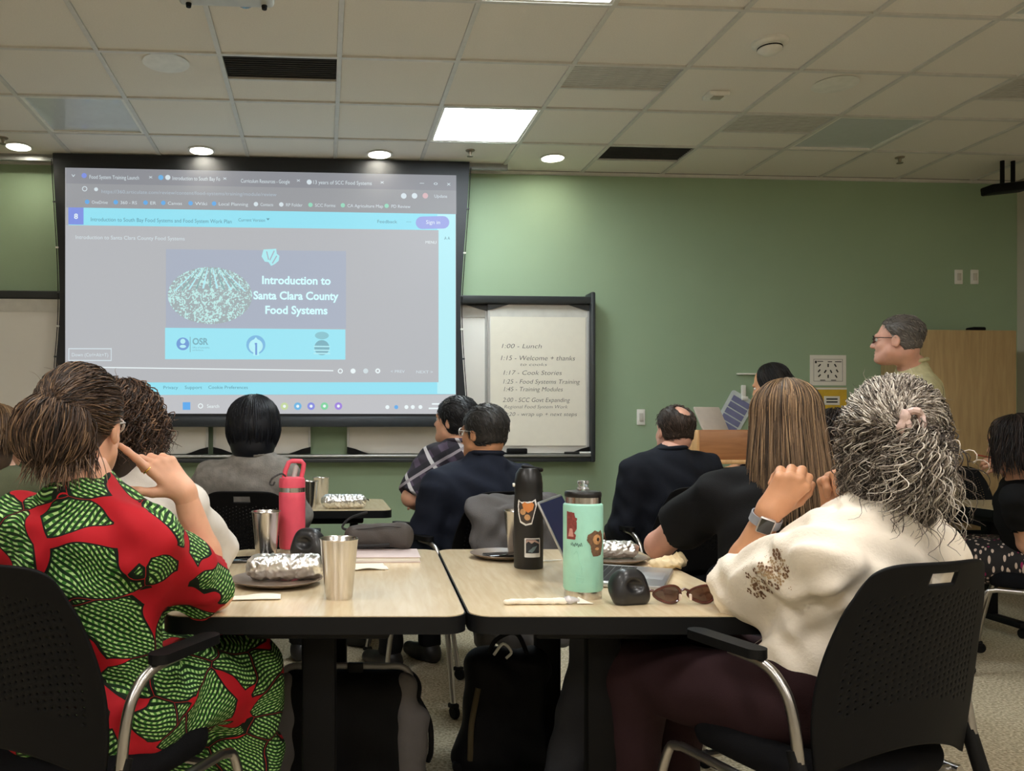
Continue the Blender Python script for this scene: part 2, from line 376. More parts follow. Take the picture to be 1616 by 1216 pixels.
# ------------------------------------------------------------------ the room
YW, XL, XR, YB, TL_, GX0, GY0 = 6.16, -4.80, 5.33, -4.22, .61, .0792, 6.151
wall_green = M('sage green paint', (158, 180, 150), .75, var=.02, scale=3, bump=.05, bscale=120, spec=.2)
wall_grey = M('warm grey paint', (206, 200, 184), .75, var=.02, scale=3, bump=.05, bscale=120, spec=.2)
def struct(name, mb, mat, parent=None):
    o = mb.build(name, mat, parent, smooth=0)
    return tag(o, kind='structure')
struct('floor', MB().box(((XL+XR)/2, (YW+YB)/2, -.05), (XR-XL+.4, YW-YB+.4, .1)), M_carpet())
struct('wall_front', MB().box(((XL+XR)/2, YW+.1, CEIL/2), (XR-XL+.4, .2, CEIL)), wall_green)
struct('wall_right', MB().box((XR+.1, (YW+YB)/2, CEIL/2), (.2, YW-YB, CEIL)), wall_grey)
struct('wall_left', MB().box((XL-.1, (YW+YB)/2, CEIL/2), (.2, YW-YB, CEIL)), wall_grey)
struct('wall_back', MB().box(((XL+XR)/2, YB-.1, CEIL/2), (XR-XL+.4, .2, CEIL)), wall_grey)
struct('baseboard_front', MB().box(((XL+XR)/2, YW-.008, .05), (XR-XL, .016, .1)), M('grey rubber base', (70, 72, 68), .6))
struct('baseboard_right', MB().box((XR-.008, (YW+YB)/2, .05), (.016, YW-YB-.04, .1)), MATS['grey rubber base'])
ceil_o = struct('ceiling', MB().box(((XL+XR)/2, (YW+YB)/2, CEIL+.1), (XR-XL+.4, YW-YB+.4, .12)), M('ceiling void', (120, 118, 112), .9))
tile_m = M('mineral fibre tile', (240, 235, 226), .9, var=.035, scale=160, bump=.25, bscale=420, spec=.1)
bar_m = M('white grid bar', (216, 214, 208), .4)
FULL = {(1, 1): 'lit', (1, 4): 'lit', (-3, 1): 'off', (5, 1): 'off', (1, 7): 'lit', (1, 10): 'lit', (1, 13): 'lit', (-3, 7): 'lit', (-3, 10): 'lit', (-3, 13): 'lit', (5, 7): 'off', (5, 10): 'lit', (5, 13): 'lit', (-3, 4): 'off', (5, 4): 'off'}
HALF = {(-1, 2): 'dark', (2, 2): 'grey', (3, 0): 'dark', (4, 1): 'grey', (6, 2): 'grey'}
G = TL_-.022
tm_full = MB().rbox((0, 0, .008), (G, G, .016), .003, seg=1).mesh('ceiling_tile', tile_m)
tm_half = MB().rbox((0, .15, .008), (G, G/2-.012, .016), .003, seg=1).mesh('half_tile', tile_m)
tm_part = MB().rbox((0, 0, .008), (XR-(GX0+8*TL_)-.02, G, .016), .003, seg=1).mesh('cut_tile', tile_m)
def tile_c(c, r): return (GX0+(c+.5)*TL_, GY0-(r+.5)*TL_)
for c in range(-8, 9):
    for r in range(17):
        if (c, r) in FULL: continue
        x, y = tile_c(c, r)
        if c == 8: link('ceiling_tile', tm_part, ceil_o, ((GX0+8*TL_+XR)/2, y, CEIL))
        elif (c, r) in HALF:
            link('ceiling_tile', tm_half, ceil_o, (x, y-(.295 if False else 0), CEIL))
        else: link('ceiling_tile', tm_full, ceil_o, (x, y, CEIL))
bx = MB().box((0, 0, .007), (.024, YW-YB, .02)).mesh('grid_bar', bar_m, 0)
by = MB().box((0, 0, .0065), (XR-XL, .022, .02)).mesh('cross_bar', bar_m, 0)
for c in range(-7, 9): link('grid_bar', bx, ceil_o, (GX0+c*TL_, (YW+YB)/2, CEIL-.006))
for r in range(1, 17): link('cross_bar', by, ceil_o, ((XL+XR)/2, GY0-r*TL_, CEIL-.006))
struct('trim_1', MB().box(((XL+XR)/2, YW-.012, CEIL-.014), (XR-XL, .024, .02)), bar_m)
struct('trim_2', MB().box(((XL+1.32)/2, 6.005, CEIL-.022), (1.32-XL, .03, .044)).box(((XL+1.32)/2, 6.08, CEIL-.004), (1.32-XL, .12, .008)), M('grey metal channel', (150, 152, 150), .4, .3))

def light_panel(c, r, st):
    x, y = tile_c(c, r); lit = st == 'lit'
    L = PANEL_FRONT_L if r <= 4 else PANEL_L
    e = empty('ceiling_light_panel', (x, y, CEIL), 0, None, 'ceiling light')
    MB().box((-.285, 0, .004), (.018, .588, .02)).box((.285, 0, .004), (.018, .588, .02)).box((0, .285, .004), (.552, .018, .02)).box((0, -.285, .004), (.552, .018, .02)).build('frame', white_plastic, e, smooth=0)
    if lit: m = M('lit diffuser %s' % ('front' if r <= 4 else 'rear'), (240, 240, 235), .5, var=.01, emit=(238, 250, 255) if r <= 4 else (252, 248, 244), es=L)
    else: m = M('unlit diffuser', (206, 212, 212), .35, .0, var=.03, coat=.5)
    MB().box((0, 0, .008), (.552, .552, .006)).build('diffuser', m, e, smooth=0)
    return e
LAB = {(1, 1): 'glowing square ceiling light panel just in front of the screen', (1, 4): 'glowing square ceiling light panel one bay back from the screen panel',
       (-3, 1): 'unlit shiny square ceiling panel beside a downlight at the screen', (5, 1): 'unlit grey square ceiling panel beside a half-width air vent'}
for (c, r), st in FULL.items():
    e = light_panel(c, r, st)
    e['label'] = LAB.get((c, r)) or ('lit square ceiling light panel over the rear seats' if st == 'lit' else 'unlit square ceiling panel over the middle of the room')
    e['group'] = 'square ceiling light panels'
vent_dark = M('dark vent slats', (58, 60, 62), .5); vent_grey = M('grey perforated vent', (204, 202, 194), .6, bump=.3, bscale=700)
VL = {(-1, 2): 'dark slatted air vent in ceiling above the screen', (2, 2): 'pale grey half-width air vent beside the lit panel', (3, 0): 'dark slatted vent close to the green wall', (4, 1): 'grey half-width air vent next to the unlit panel', (6, 2): 'grey half-width air vent towards the right wall'}
for (c, r), kd in HALF.items():
    x, y = tile_c(c, r); e = empty('air_vent', (x, y, CEIL), 0, VL[(c, r)], 'air vent', 'ceiling air vents')
    mt = vent_dark if kd == 'dark' else vent_grey
    MB().box((0, -.148, .012), (G, .29, .006)).build('backing', M('vent duct black', (26, 27, 28), .8) if kd == 'dark' else mt, e, smooth=0)
    MB().box((0, .001, -.001), (G, .016, .012)).build('divider', bar_m, e, smooth=0)
    sl = MB().box((0, 0, 0), (G-.01, .012 if kd == 'dark' else .02, .004), Matrix.Rotation(.5, 3, 'X') if kd == 'dark' else None).mesh('slat', mt, 0)
    for i in range(11): link('slat', sl, e, (0, -.02-i*.0258, .003))
down_lab = ['round recessed downlight at the left end of the row by the screen', 'round recessed downlight over the browser tabs side of the screen', 'round recessed downlight over the right half of the screen', 'round recessed downlight between the lit panel and the green wall']
for i, px in enumerate((25, 318, 600, 868)):
    x = GX0+(-3.5+2*i)*TL_; e = empty('downlight', (x, 5.83, CEIL-.004), 0, down_lab[i], 'downlight', 'downlights along the front wall')
    MB().lathe([(.076, .004), (.092, .0), (.094, -.004), (.078, -.006), (.074, .0)], 32).build('trim_ring', white_plastic, e)
    MB().lathe([(0, 0), (.075, 0), (.075, .006), (0, .006)], 32).build('lens', M('downlight lens', (250, 250, 245), .4, emit=(255, 250, 240), es=DOWN_L), e)
# small ceiling fittings
def ceil_px(px, py): 
    Z = (CEIL-CH)*F/(CY-py); p = PC(px, py, Z); return (p[0], p[1], CEIL)
e = empty('smoke_detector', ceil_px(1215, 66), 0, 'white domed smoke detector on the ceiling', 'smoke detector')
MB().lathe([(0, 0), (.085, 0), (.085, -.012), (.07, -.02), (.06, -.022)], 32).build('base', white_plastic, e)
MB().lathe([(.055, -.022), (.058, -.04), (.035, -.058), (0, -.06)], 32).build('sensor_dome', white_plastic, e)
MB().lathe([(.0585, -.03), (.0592, -.036)], 32).build('vent_slot', black_plastic, e)
e = empty('occupancy_sensor', ceil_px(1130, 148), 0, 'small square white sensor box on the ceiling tile', 'sensor')
MB().rbox((0, 0, -.012), (.12, .1, .024), .006).build('body', white_plastic, e)
MB().rbox((0, -.01, -.026), (.06, .05, .006), .002).build('window', M('sensor lens', (170, 165, 150), .3), e)
for px, py, lb in ((1318, 132, 'round speaker grille in ceiling tile near the smoke detector'), (262, 98, 'round speaker grille in ceiling tile near the dark vent')):
    e = empty('ceiling_speaker', ceil_px(px, py), 0, lb, 'speaker', 'round ceiling speakers')
    MB().lathe([(.105, 0), (.115, -.002), (.12, -.006), (.105, -.007)], 40).build('rim', white_plastic, e)
    MB().lathe([(0, -.004), (.106, -.004), (.106, 0), (0, 0)], 40).build('grille', M('speaker grille', (150, 143, 130), .7, bump=.5, bscale=900), e)
for px, py, lb in ((1420, 248, 'small fire sprinkler head near the right wall'), (742, 237, 'small fire sprinkler head near the lit panel'), (5, 217, 'small fire sprinkler head beside the downlight at the left')):
    e = empty('sprinkler', ceil_px(px, py), 0, lb, 'sprinkler', 'fire sprinklers')
    MB().lathe([(.032, 0), (.03, -.006), (.012, -.008), (.01, -.03), (.006, -.04)], 16).build('body', M('sprinkler metal', (150, 140, 125), .4, .6), e)
    MB().lathe([(0, -.04), (.022, -.04), (.022, -.043), (0, -.043)], 12).build('deflector', MATS['sprinkler metal'], e)
# projector hanging above
pj = PC(352, -42, 3.25); e = empty('ceiling_projector', (pj[0], pj[1], pj[2]), 0, 'white projector hanging from the ceiling on a pole', 'projector')
MB().rbox((0, 0, 0), (.38, .30, .12), .02, seg=3).build('body', M('projector shell', (196, 196, 190), .4), e)
MB().lathe([(.045, 0), (.045, .03), (.036, .034), (.034, .02), (0, .018)], 24, (.07, .15, 0), (0, 1, 0)).build('lens', M('projector lens', (20, 22, 30), .1, coat=1), e)
MB().tube([(0, 0, .055), (0, 0, CEIL-pj[2])], .022, 14).lathe([(.07, 0), (.07, -.02), (.02, -.03)], 20, (0, 0, CEIL-pj[2])).build('pole', white_plastic, e)
MB().rbox((0, 0, .07), (.2, .2, .02), .004).build('mount_plate', white_plastic, e)
for sx in (-.15, .15): MB().lathe([(.012, 0), (.01, -.015)], 10, (sx, .12, -.06)).build('foot', black_rubber, e)

# ------------------------------------------------------------------ sliding whiteboards
def wx(px, py, Y=6.05): return PY(px, py, Y)[0]
def wz(px, py, Y=6.05): return PY(px, py, Y)[2]
zt, zb = wz(900, 474), wz(900, 716); xl_, xr_ = -3.6, wx(934, 600)
e = empty('whiteboard_track', (0, YW, 0), 0, 'dark wall track and tray carrying the sliding whiteboards', 'whiteboard track')
MB().rbox(((xl_+xr_)/2, -.07, zt), (xr_-xl_, .14, .055), .012).build('top_rail', dark_frame, e)
MB().rbox(((xl_+xr_)/2, -.07, zb-.012), (xr_-xl_, .14, .022), .008).build('marker_tray', M('tray aluminium', (170, 172, 170), .35, .7), e)
MB().rbox(((xl_+xr_)/2, -.08, zb-.042), (xr_-xl_, .1, .03), .006).build('tray_support', dark_frame, e)
for x in (xl_, xr_): MB().rbox((x, -.075, (zt+zb)/2), (.035, .15, zt-zb+.12), .012).build('end_post', dark_frame, e)
wb = M('whiteboard enamel', (232, 228, 220), .25, var=.02, scale=4, coat=.3); wb_rim = M('whiteboard aluminium rim', (185, 186, 184), .35, .6)
def board(name_lab, x0, x1, y, corner=1):
    w = x1-x0; e = empty('sliding_whiteboard', (x0, YW+y, zb+.004), 0, name_lab, 'whiteboard', 'sliding whiteboards'); h = zt-zb-.035
    MB().rbox((w/2, 0, h/2), (w, .018, h), .003).build('panel', wb, e)
    MB().box((w/2, -.011, h-.045), (w, .006, .09)).build('top_strip', M('whiteboard header', (206, 203, 194), .5), e, smooth=0)
    for x in (.008, w-.008): MB().box((x, -.012, h/2), (.016, .012, h)).build('edge_rim', wb_rim, e, smooth=0)
    for s, x in ((1, .0), (-1, w)):
        poly = [(x, 0), (x+s*.16, 0), (x+s*.12, .012), (x+s*.06, .035), (x, .05)]
        MB().prism(poly, -.022, -.017, 'xz').build('corner_bracket', black_plastic, e, smooth=0)
        poly = [(x, h), (x+s*.16, h), (x+s*.12, h-.012), (x+s*.06, h-.03), (x, h-.045)]
        MB().prism(poly, -.022, -.017, 'xz').build('corner_bracket', dark_frame, e, smooth=0)
    return e
board('sliding whiteboard left of the projection screen', xl_+.03, wx(328, 690)-.42, -.118)
board('whiteboard panel ending under the left part of the screen', wx(150, 690), wx(328, 690), -.07)
board('whiteboard panel whose end shows under the screen middle', wx(335, 690), wx(490, 690), -.045)
board('whiteboard panel partly hidden by the screen edge', wx(548, 690), wx(771, 600), -.045)
board('whiteboard panel with the agenda sheet on it', wx(770, 600), wx(931, 600), -.085)
# agenda sheet
ys = YW-.1; zpt, zpb = wz(850, 500, ys), wz(850, 703, ys); xp0, xp1 = wx(774, 600, ys), wx(924, 600, ys)
e = empty('agenda_sheet', (xp0, ys, zpb), 0, 'cream paper sheet with handwritten meeting agenda', 'paper sheet')
MB().box(((xp1-xp0)/2, -.0015, (zpt-zpb)/2), (xp1-xp0, .002, zpt-zpb)).build('sheet', M('cream paper', (238, 232, 216), .8, var=.015), e, smooth=0)
ink = M('black marker ink', (62, 58, 56), .6)
def fit_text(name, s, x0, x1, yb, cap_px, Y, mat, parent, org, **k):
    a, b = PY(x0, yb, Y), PY(x1, yb, Y); size = cap_px*abs(PY(x0, yb, Y)[2]-PY(x0, yb-1, Y)[2])/.7
    o = text(name, s, size, (a[0]-org[0], Y-org[1], a[2]-org[2]), mat, parent, **k)
    bw = max(v.co.x for v in o.data.vertices)-min(v.co.x for v in o.data.vertices)
    o.scale = ((b[0]-a[0])/bw, 1, 1); return o
for s, x0, x1, yb, c in (('1:00 - Lunch', 789, 852, 549, 7), ('1:15 - Welcome + thanks', 788, 905, 568, 7.5), ('to cooks', 820, 862, 577, 5), ('1:17 - Cook Stories', 792, 884, 591, 7), ('1:25 - Food Systems Training', 792, 913, 605, 7), ('1:45 - Training Modules', 793, 886, 617, 7), ('2:00 - SCC Govt Expanding', 793, 899, 634, 7), ('Regional Food System Work', 795, 895, 644, 5.5), ('2:20 - wrap up + next steps', 795, 910, 656, 6)):
    fit_text('handwriting', s, x0, x1, yb, c, ys-.003, ink, e, (xp0, ys, zpb), shear=.22, off=-.0006)
# eraser and markers on the tray
p = A(wx(815, 712), YW-.127, zb); MB().rbox((0, 0, .022), (.15, .026, .04), .008).build('board_eraser', black_plastic, None, p+A(0, 0, .0)); tag(bpy.data.objects['board_eraser'], 'dark felt board eraser on the whiteboard tray', 'eraser')
for i, (px, c, lb) in enumerate(((889, (30, 30, 30), 'black capped marker on the whiteboard tray'), (903, (226, 226, 222), 'white marker pen on the whiteboard tray'))):
    MB().lathe([(0, 0), (.008, .003), (.009, .09), (.0085, .1), (.0085, .13), (0, .135)], 14, (0, 0, 0), (1, 0, 0)).build('marker_pen', M('marker body %d' % i, c, .4), None, (wx(px, 712), YW-.13, zb+.009)); tag(bpy.data.objects['marker_pen' if i == 0 else 'marker_pen.001'], lb, 'marker', 'markers on the tray')

# ------------------------------------------------------------------ projection screen
YS = 5.93
SX0, SX1 = PY(103, 455, YS)[0], PY(719.5, 460, YS)[0]; SZ1 = (PY(104, 262, YS)[2]+PY(720, 279, YS)[2])/2; SZ0 = (PY(102, 651, YS)[2]+PY(719, 654, YS)[2])/2
print('SCREEN', SX0, SX1, SZ0, SZ1, PY(104, 262, YS)[2], PY(720, 279, YS)[2], PY(102, 651, YS)[2], PY(719, 654, YS)[2])
def uv(px, py):
    t = (px-104)/616; u = (PY(px, py, YS)[0]-SX0)/(SX1-SX0); yt = 262+17*t; yb = 651+3*t
    return u, 1-(py-yt)/(yb-yt)
def sp(px, py):
    u, v = uv(px, py); return (u*(SX1-SX0), v*(SZ1-SZ0))
SW, SH = SX1-SX0, SZ1-SZ0
scr = empty('projection_screen', (SX0, YS, SZ0), 0, 'pull-down projection screen with black border showing a web page', 'projection screen')
def outer(side):
    xs = [PY(px, py, YS)[0]-SX0 for px, py in (((83, 250), (88, 330), (92, 400), (94, 470), (92, 520), (88, 575), (84, 640)) if side < 0 else ((741, 262), (736, 320), (731, 400), (727, 480), (728, 540), (731, 590), (737, 645)))]
    zs = [SH+.06, SH*.82, SH*.64, SH*.46, SH*.33, SH*.2, -.02]
    return bez([A(x, z) for x, z in zip(xs, zs)], 5)
lo_, ro_ = outer(-1), outer(1); ztop = CEIL-SZ0-.01
blackb = M('black screen border', (20, 23, 28), .6, var=.1)
MB().prism([(p[0], p[1]) for p in lo_][::-1]+[(0, SH), (SW, SH)][0:0]+[(lo_[0][0], ztop), (ro_[0][0], ztop)]+[(p[0], p[1]) for p in ro_], .001, .004, 'xz').build('border_cloth', blackb, scr, smooth=0)
MB().rbox((SW/2, .01, -.055), (SW+.2, .035, .075), .01).build('bottom_bar', M('screen bottom bar', (52, 58, 64), .4, .3), scr)
for side, pts in ((-1, lo_), (1, ro_)):
    for i in range(4, len(pts)-2, 5): MB().rbox((pts[i][0]+side*.006, 0, pts[i][1]), (.02, .01, .012), .003).build('tension_clip', white_plastic if i % 2 else dark_frame, scr)
    MB().tube([(p[0]+side*.01, .002, p[1]) for p in pts], .003, 6).build('tension_cord', black_plastic, scr)
LAY = [0]
pic = MB().box((SW/2, -.0005, SH/2), (SW, .002, SH)).build('picture', EM('projected page grey', (172, 174, 178)), scr, smooth=0)
def shape(pts, mat, name='picture_block', raw=False):
    LAY[0] += 1; y = -.0016-LAY[0]*.00012
    P = pts if raw else [sp(*p) for p in pts]
    return MB().add([(p[0], y, p[1]) for p in P], [tuple(range(len(P)))]).build(name, mat, pic, smooth=0)
def band(x0, x1, ya0, ya1, yb0, yb1, mat): return shape([(x0, ya0), (x1, ya1), (x1, yb1), (x0, yb0)], mat)
def sh_circ(px, py, r, mat, ry=None):
    c = sp(px, py); k = SW/616; return shape(circ(r*k, 24, c, (ry or r)*k), mat, raw=True)
def stext(s, x0, x1, yb, cap, mat, **k):
    a, b = sp(x0, yb), sp(x1, yb); LAY[0] += 1
    o = text('picture_text', s, cap*SW/616/.7, (a[0], -.0016-LAY[0]*.00012, a[1]), mat, pic, **k)
    bw = max(v.co.x for v in o.data.vertices)-min(v.co.x for v in o.data.vertices); o.scale = ((b[0]-a[0])/bw, 1, .02); return o
e_tab, e_addr, e_cy, e_gray = EM('projected tab strip', (142, 144, 150)), EM('projected address bar', (154, 156, 160)), EM('projected cyan', (150, 226, 243)), EM('projected player grey', (182, 184, 188))
e_cy2, e_txt, e_dk, e_wh = EM('projected pale cyan', (184, 238, 246)), EM('projected white text', (214, 226, 232)), EM('projected dark text', (96, 146, 164)), EM('projected white', (236, 246, 248))
e_pur, e_sl, e_ttl = EM('projected violet', (130, 148, 226)), EM('projected slide blue grey', (171, 179, 195)), EM('projected title', (206, 246, 250), 1.1)
band(104, 720, 262, 279, 287, 303, e_tab); band(104, 720, 287, 303, 325, 340, e_addr)
band(108, 719, 325, 340, 622, 623, e_cy); band(690, 719, 340, 340, 622, 623, e_cy2); band(104, 692, 353, 365, 602, 604, e_gray)
band(104, 720, 622, 624, 651, 654, EM('projected taskbar', (192, 193, 197)))
band(262, 546, 392, 397, 517, 519, e_sl)
band(108, 132, 325, 325.5, 352, 352.5, e_pur)
stext('8', 117, 123, 343, 8, e_wh, off=.001)
r = [sp(x, y) for x, y in ((656, 353), (709, 353))]; k = SW/616
shape([(r[1][0]-10*k+10*k*math.cos(a), r[1][1]-0*k+10*k*math.sin(a)) for a in np.linspace(-1.57, 1.57, 9)]+[(r[0][0]+10*k+10*k*math.cos(a), r[0][1]+10*k*math.sin(a)) for a in np.linspace(1.57, 4.71, 9)], EM('projected button violet', (158, 168, 228)), raw=True)
stext('Sign in', 672, 694, 355, 6, e_wh)
stext('Feedback', 595, 626, 353, 5, e_dk); stext('...', 641, 648, 352, 5, e_dk)
stext('Introduction to South Bay Food Systems and Food System Work Plan', 143, 365, 347, 6, e_dk); stext('Current Version', 376, 418, 349, 5, e_dk)
sx_, sy_ = sp(423, 346); shape([(sx_-.012, sy_+.006), (sx_, sy_-.008), (sx_+.012, sy_+.006)], e_dk, raw=True)
stext('Introduction to Santa Clara County Food Systems', 119, 291, 375, 6, e_txt); stext('MENU', 671, 688, 386, 4.5, e_wh)
stext('A A', 701, 710, 380, 5, e_dk)
for s, x0, x1, yb in (('Food System Training Launch', 141, 219, 280), ('Introduction to South Bay Fo', 272, 347, 283), ('Curriculum Resources - Google', 380, 457, 288), ('13 years of SCC Food Systems', 493, 585, 291)): stext(s, x0, x1, yb, 6, e_txt)
for x, y, m in ((133, 275, e_pur), (254, 279, EM('projected blue ring', (110, 176, 226))), (265, 279, e_txt), (488, 288, e_txt)): sh_circ(x, y, 4, m)
for x, y in ((238, 280), (355, 283), (471, 287), (603, 291)): stext('x', x-3, x+3, y, 5, e_txt)
stext('v', 113, 119, 277, 6, e_txt); stext('-', 661, 668, 293, 6, e_txt); stext('o', 684, 690, 294, 6, e_txt); stext('x', 705, 711, 295, 6, e_txt)
sh_circ(134, 296, 4, e_txt); sh_circ(134, 296, 2.8, e_addr); sh_circ(152, 297, 3, e_txt)
stext('https://360.articulate.com/review/content/food-systems/training/module/review', 160, 436, 303, 5.5, EM('projected url text', (176, 190, 202)))
for x, m in ((637, e_txt), (654, e_txt), (671, EM('projected pink avatar', (214, 180, 184)))): sh_circ(x, 311, 4.5, m)
stext('Update', 685, 705, 314, 5, e_txt)
e_bm = EM('projected bookmark blue', (104, 172, 232)); e_gr = EM('projected bookmark green', (150, 216, 190))
for i, (x, s, w) in enumerate(((138, 'OneDrive', 25), (183, '360 - RS', 26), (230, 'ER', 9), (258, 'Canvas', 22), (301, 'Wiki', 19), (338, 'Local Planning', 46), (404, 'Contacts', 20), (444, 'RP Folder', 26), (490, 'SCC Forms', 32), (541, 'CA Agriculture Map', 56), (610, 'PD Review', 30))):
    y = 316+13*(x-104)/616; sh_circ(x, y, 3.5, e_gr if i > 7 else (e_bm if i < 6 else e_txt)); stext(s, x+7, x+7+w, y+3, 5, e_txt)
# field picture, state outline, title
em = bpy.data.materials.new('projected field photograph'); em.use_nodes = True; nt = em.node_tree; bb = nt.nodes['Principled BSDF']; bb.inputs['Base Color'].default_value = (.02, .02, .02, 1)
tc = nd(nt, 'ShaderNodeTexCoord'); nz = nd(nt, 'ShaderNodeTexNoise'); nz.inputs['Scale'].default_value = 38; nz.inputs['Distortion'].default_value = 1.6; nt.links.new(tc.outputs['Object'], nz.inputs['Vector'])
fac = math_node(nt, 'GREATER_THAN', nz.outputs['Fac'], .53)
nt.links.new(mix_col(nt, fac, lin((160, 172, 176)), lin((192, 234, 232))), bb.inputs['Emission Color']); bb.inputs['Emission Strength'].default_value = SCREEN_E
cx_, cy_ = sp(332, 466); shape(circ(66*k, 40, (cx_, cy_), 45*k), em, raw=True)
for i in range(-5, 6):
    a0, a1 = (cx_+i*4*k, cy_+44*k*math.sqrt(max(0, 1-(i*4/66)**2))), (cx_+i*11*k, cy_+(12-abs(i))*k)
    wv = 1.6*k; shape([(a0[0]-wv*.4, a0[1]), (a0[0]+wv*.4, a0[1]), (a1[0]+wv, a1[1]), (a1[0]-wv, a1[1])], e_cy2 if i % 2 else EM('projected furrow', (140, 176, 178)), raw=True)
shape([(416, 394), (436, 393), (437, 401), (441, 404), (440, 412), (434, 417), (428, 420), (424, 414), (418, 413), (413, 405)], EM('projected emblem', (176, 236, 242)), name='picture_emblem')
for a, b in (((421, 397), (424, 410)), ((433, 396), (426, 411)), ((437, 404), (430, 416))):
    p, q = np.array(sp(*a)), np.array(sp(*b)); n_ = np.array([-(q-p)[1], (q-p)[0]]); n_ = n_/np.linalg.norm(n_)*.004; shape([p-n_, q-n_, q+n_, p+n_], e_sl, raw=True)
stext('Introduction to', 413, 521, 448, 12.5, e_ttl, off=.0022); stext('Santa Clara County', 400, 534, 472, 12.5, e_ttl, off=.0022); stext('Food Systems', 418, 516, 495, 12.5, e_ttl, off=.0022)
band(261, 545, 516.5, 520.5, 566, 568, EM('projected logo strip', (158, 230, 245)))
e_lb, e_lg = EM('projected logo blue', (116, 158, 216)), EM('projected logo grey', (128, 178, 192))
sh_circ(289, 542, 10, e_lb); sh_circ(289, 538, 4, e_cy2); sh_circ(289, 546, 5, e_cy2, 2.5); band(300, 301.2, 531, 531, 555, 555, e_lg)
stext('OSR', 304, 329, 543, 10, e_lg, off=.002); stext('Office of Sustainability', 304, 331, 549, 2.6, e_lg); stext('and Resilience', 304, 321, 553, 2.4, e_lg)
sh_circ(404, 544, 15, EM('projected ring', (128, 186, 226))); sh_circ(404, 546, 11, e_cy2); shape([(404, 532), (395, 543), (400, 552), (400, 561), (409, 561), (409, 552), (413, 543)], EM('projected hand', (184, 242, 250))); shape([(402, 541), (406, 541), (406, 560), (403, 560), (403, 545)], e_lb)
sh_circ(508, 530, 11, EM('projected leaf grey', (140, 196, 208)), 6); sh_circ(508, 549, 12, e_lg, 12)
for y in (546, 552, 557): band(495, 521, y, y+.4, y+2, y+2.4, e_cy2)
band(150, 526, 577.5, 584.5, 579.2, 586.2, e_wh)
for px, m in ((537, e_wh), (557, e_wh), (577, EM('projected caption icon', (210, 222, 226))), (596, e_wh)): sh_circ(px, 586, 4, m)
sh_circ(537, 586, 2.4, e_gray); sh_circ(596, 586, 1.8, e_gray)
stext('< PREV', 616, 638, 589, 4.5, e_txt); stext('NEXT >', 656, 682, 590, 4.5, e_txt)
for a in ((109, 177, 548, 549.5), (109, 177, 566.5, 568)): band(a[0], a[1], a[2], a[2]+.5, a[3], a[3]+.5, e_txt)
for x in (109, 175.8): band(x, x+1.2, 548, 548, 568, 568, e_txt)
stext('Down (Ctrl+Alt+T)', 114, 171, 561, 5.5, e_txt)
for s, x0, x1 in (('Terms', 227, 246), ('Privacy', 258, 281), ('Support', 292, 319), ('Cookie Preferences', 329, 391)): stext(s, x0, x1, 613, 5, e_dk)
band(289, 301, 634, 634, 646, 646, EM('projected window logo', (96, 170, 236))); sh_circ(317, 640, 4, e_wh); sh_circ(317, 640, 2.6, MATS['projected taskbar']); stext('Search', 327, 346, 643, 5.5, e_wh)
for x, c in ((449, (196, 214, 160)), (470, (110, 180, 226)), (491, (134, 140, 222)), (512, (130, 210, 160)), (534, (160, 132, 220))): sh_circ(x, 641, 6, EM('projected icon %d' % x, c)); sh_circ(x, 641, 2.4, e_wh)
for x, m in ((611, e_wh), (625, e_bm), (641, e_wh), (651, e_wh), (663, e_wh)): sh_circ(x, 643, 3.2, m)
band(681, 694, 637, 637, 639.5, 639.5, e_wh); band(676, 695, 644, 644, 646.5, 646.5, e_wh)

# ------------------------------------------------------------------ things on the green wall
def wall_at(px, py): p = PY(px, py, YW); return (p[0], YW, p[2])
kx = np.linalg.norm(PY(1300, 600, YW)-PY(1301, 600, YW))
def plate(px, py, w, h, lab, sw=True):
    e = empty('wall_switch_plate', wall_at(px, py), 0, lab, 'wall plate', 'white plates on the green wall')
    MB().rbox((0, -.005, 0), (w, .01, h), .003).build('cover', white_plastic, e)
    MB().rbox((0, -.013, 0), (w*.45, .008, h*.5), .002).build('rocker', M('switch rocker', (206, 202, 190), .4), e)
plate(1011, 658, .062, .118, 'white light switch plate between the agenda board and the lectern')
plate(1512, 437, .062, .11, 'high white wall plate left of a matching plate above the cabinet'); plate(1537, 437, .062, .11, 'high white wall plate right of a matching plate above the cabinet')
def poster(px0, py0, px1, py1, name, lab, mat):
    p = wall_at((px0+px1)/2, (py0+py1)/2); w = (px1-px0)*kx; h = (py1-py0)*kx
    e = empty(name, p, 0, lab, 'poster'); MB().box((0, -.0015, 0), (w, .003, h)).build('sheet', mat, e, smooth=0); return e, w, h
e, w, h = poster(1278, 561, 1335, 607, 'seating_plan_poster', 'white seating plan sheet taped to the green wall', paper_w)
dk = M('printed black', (40, 40, 40), .7)
for x, z, sx, sz in ((0, .36, .8, .01), (0, -.36, .8, .01), (-.4, 0, .006, .73), (.4, 0, .006, .73)): MB().box((x*w, -.0034, z*h), (sx*w, .001, sz*h)).build('printed_line', dk, e, smooth=0)
for x, z, a in ((-.24, .16, -.8), (-.25, -.02, -.7), (-.24, -.18, -.8), (-.08, -.04, -.6), (0, .16, 0), (0, -.2, 0), (.08, -.04, .5), (.2, .16, .6), (.25, -.02, .6), (.22, -.2, .6)):
    MB().box((x*w, -.0034, z*h), (.035*w, .001, .11*h), Matrix.Rotation(-a, 3, 'Y')).build('printed_desk', dk, e, smooth=0)
for x, z, s in ((-.34, .27, .05), ): MB().box((x*w, -.0034, z*h), (s*w, .001, .08*h)).build('printed_mark', dk, e, smooth=0)
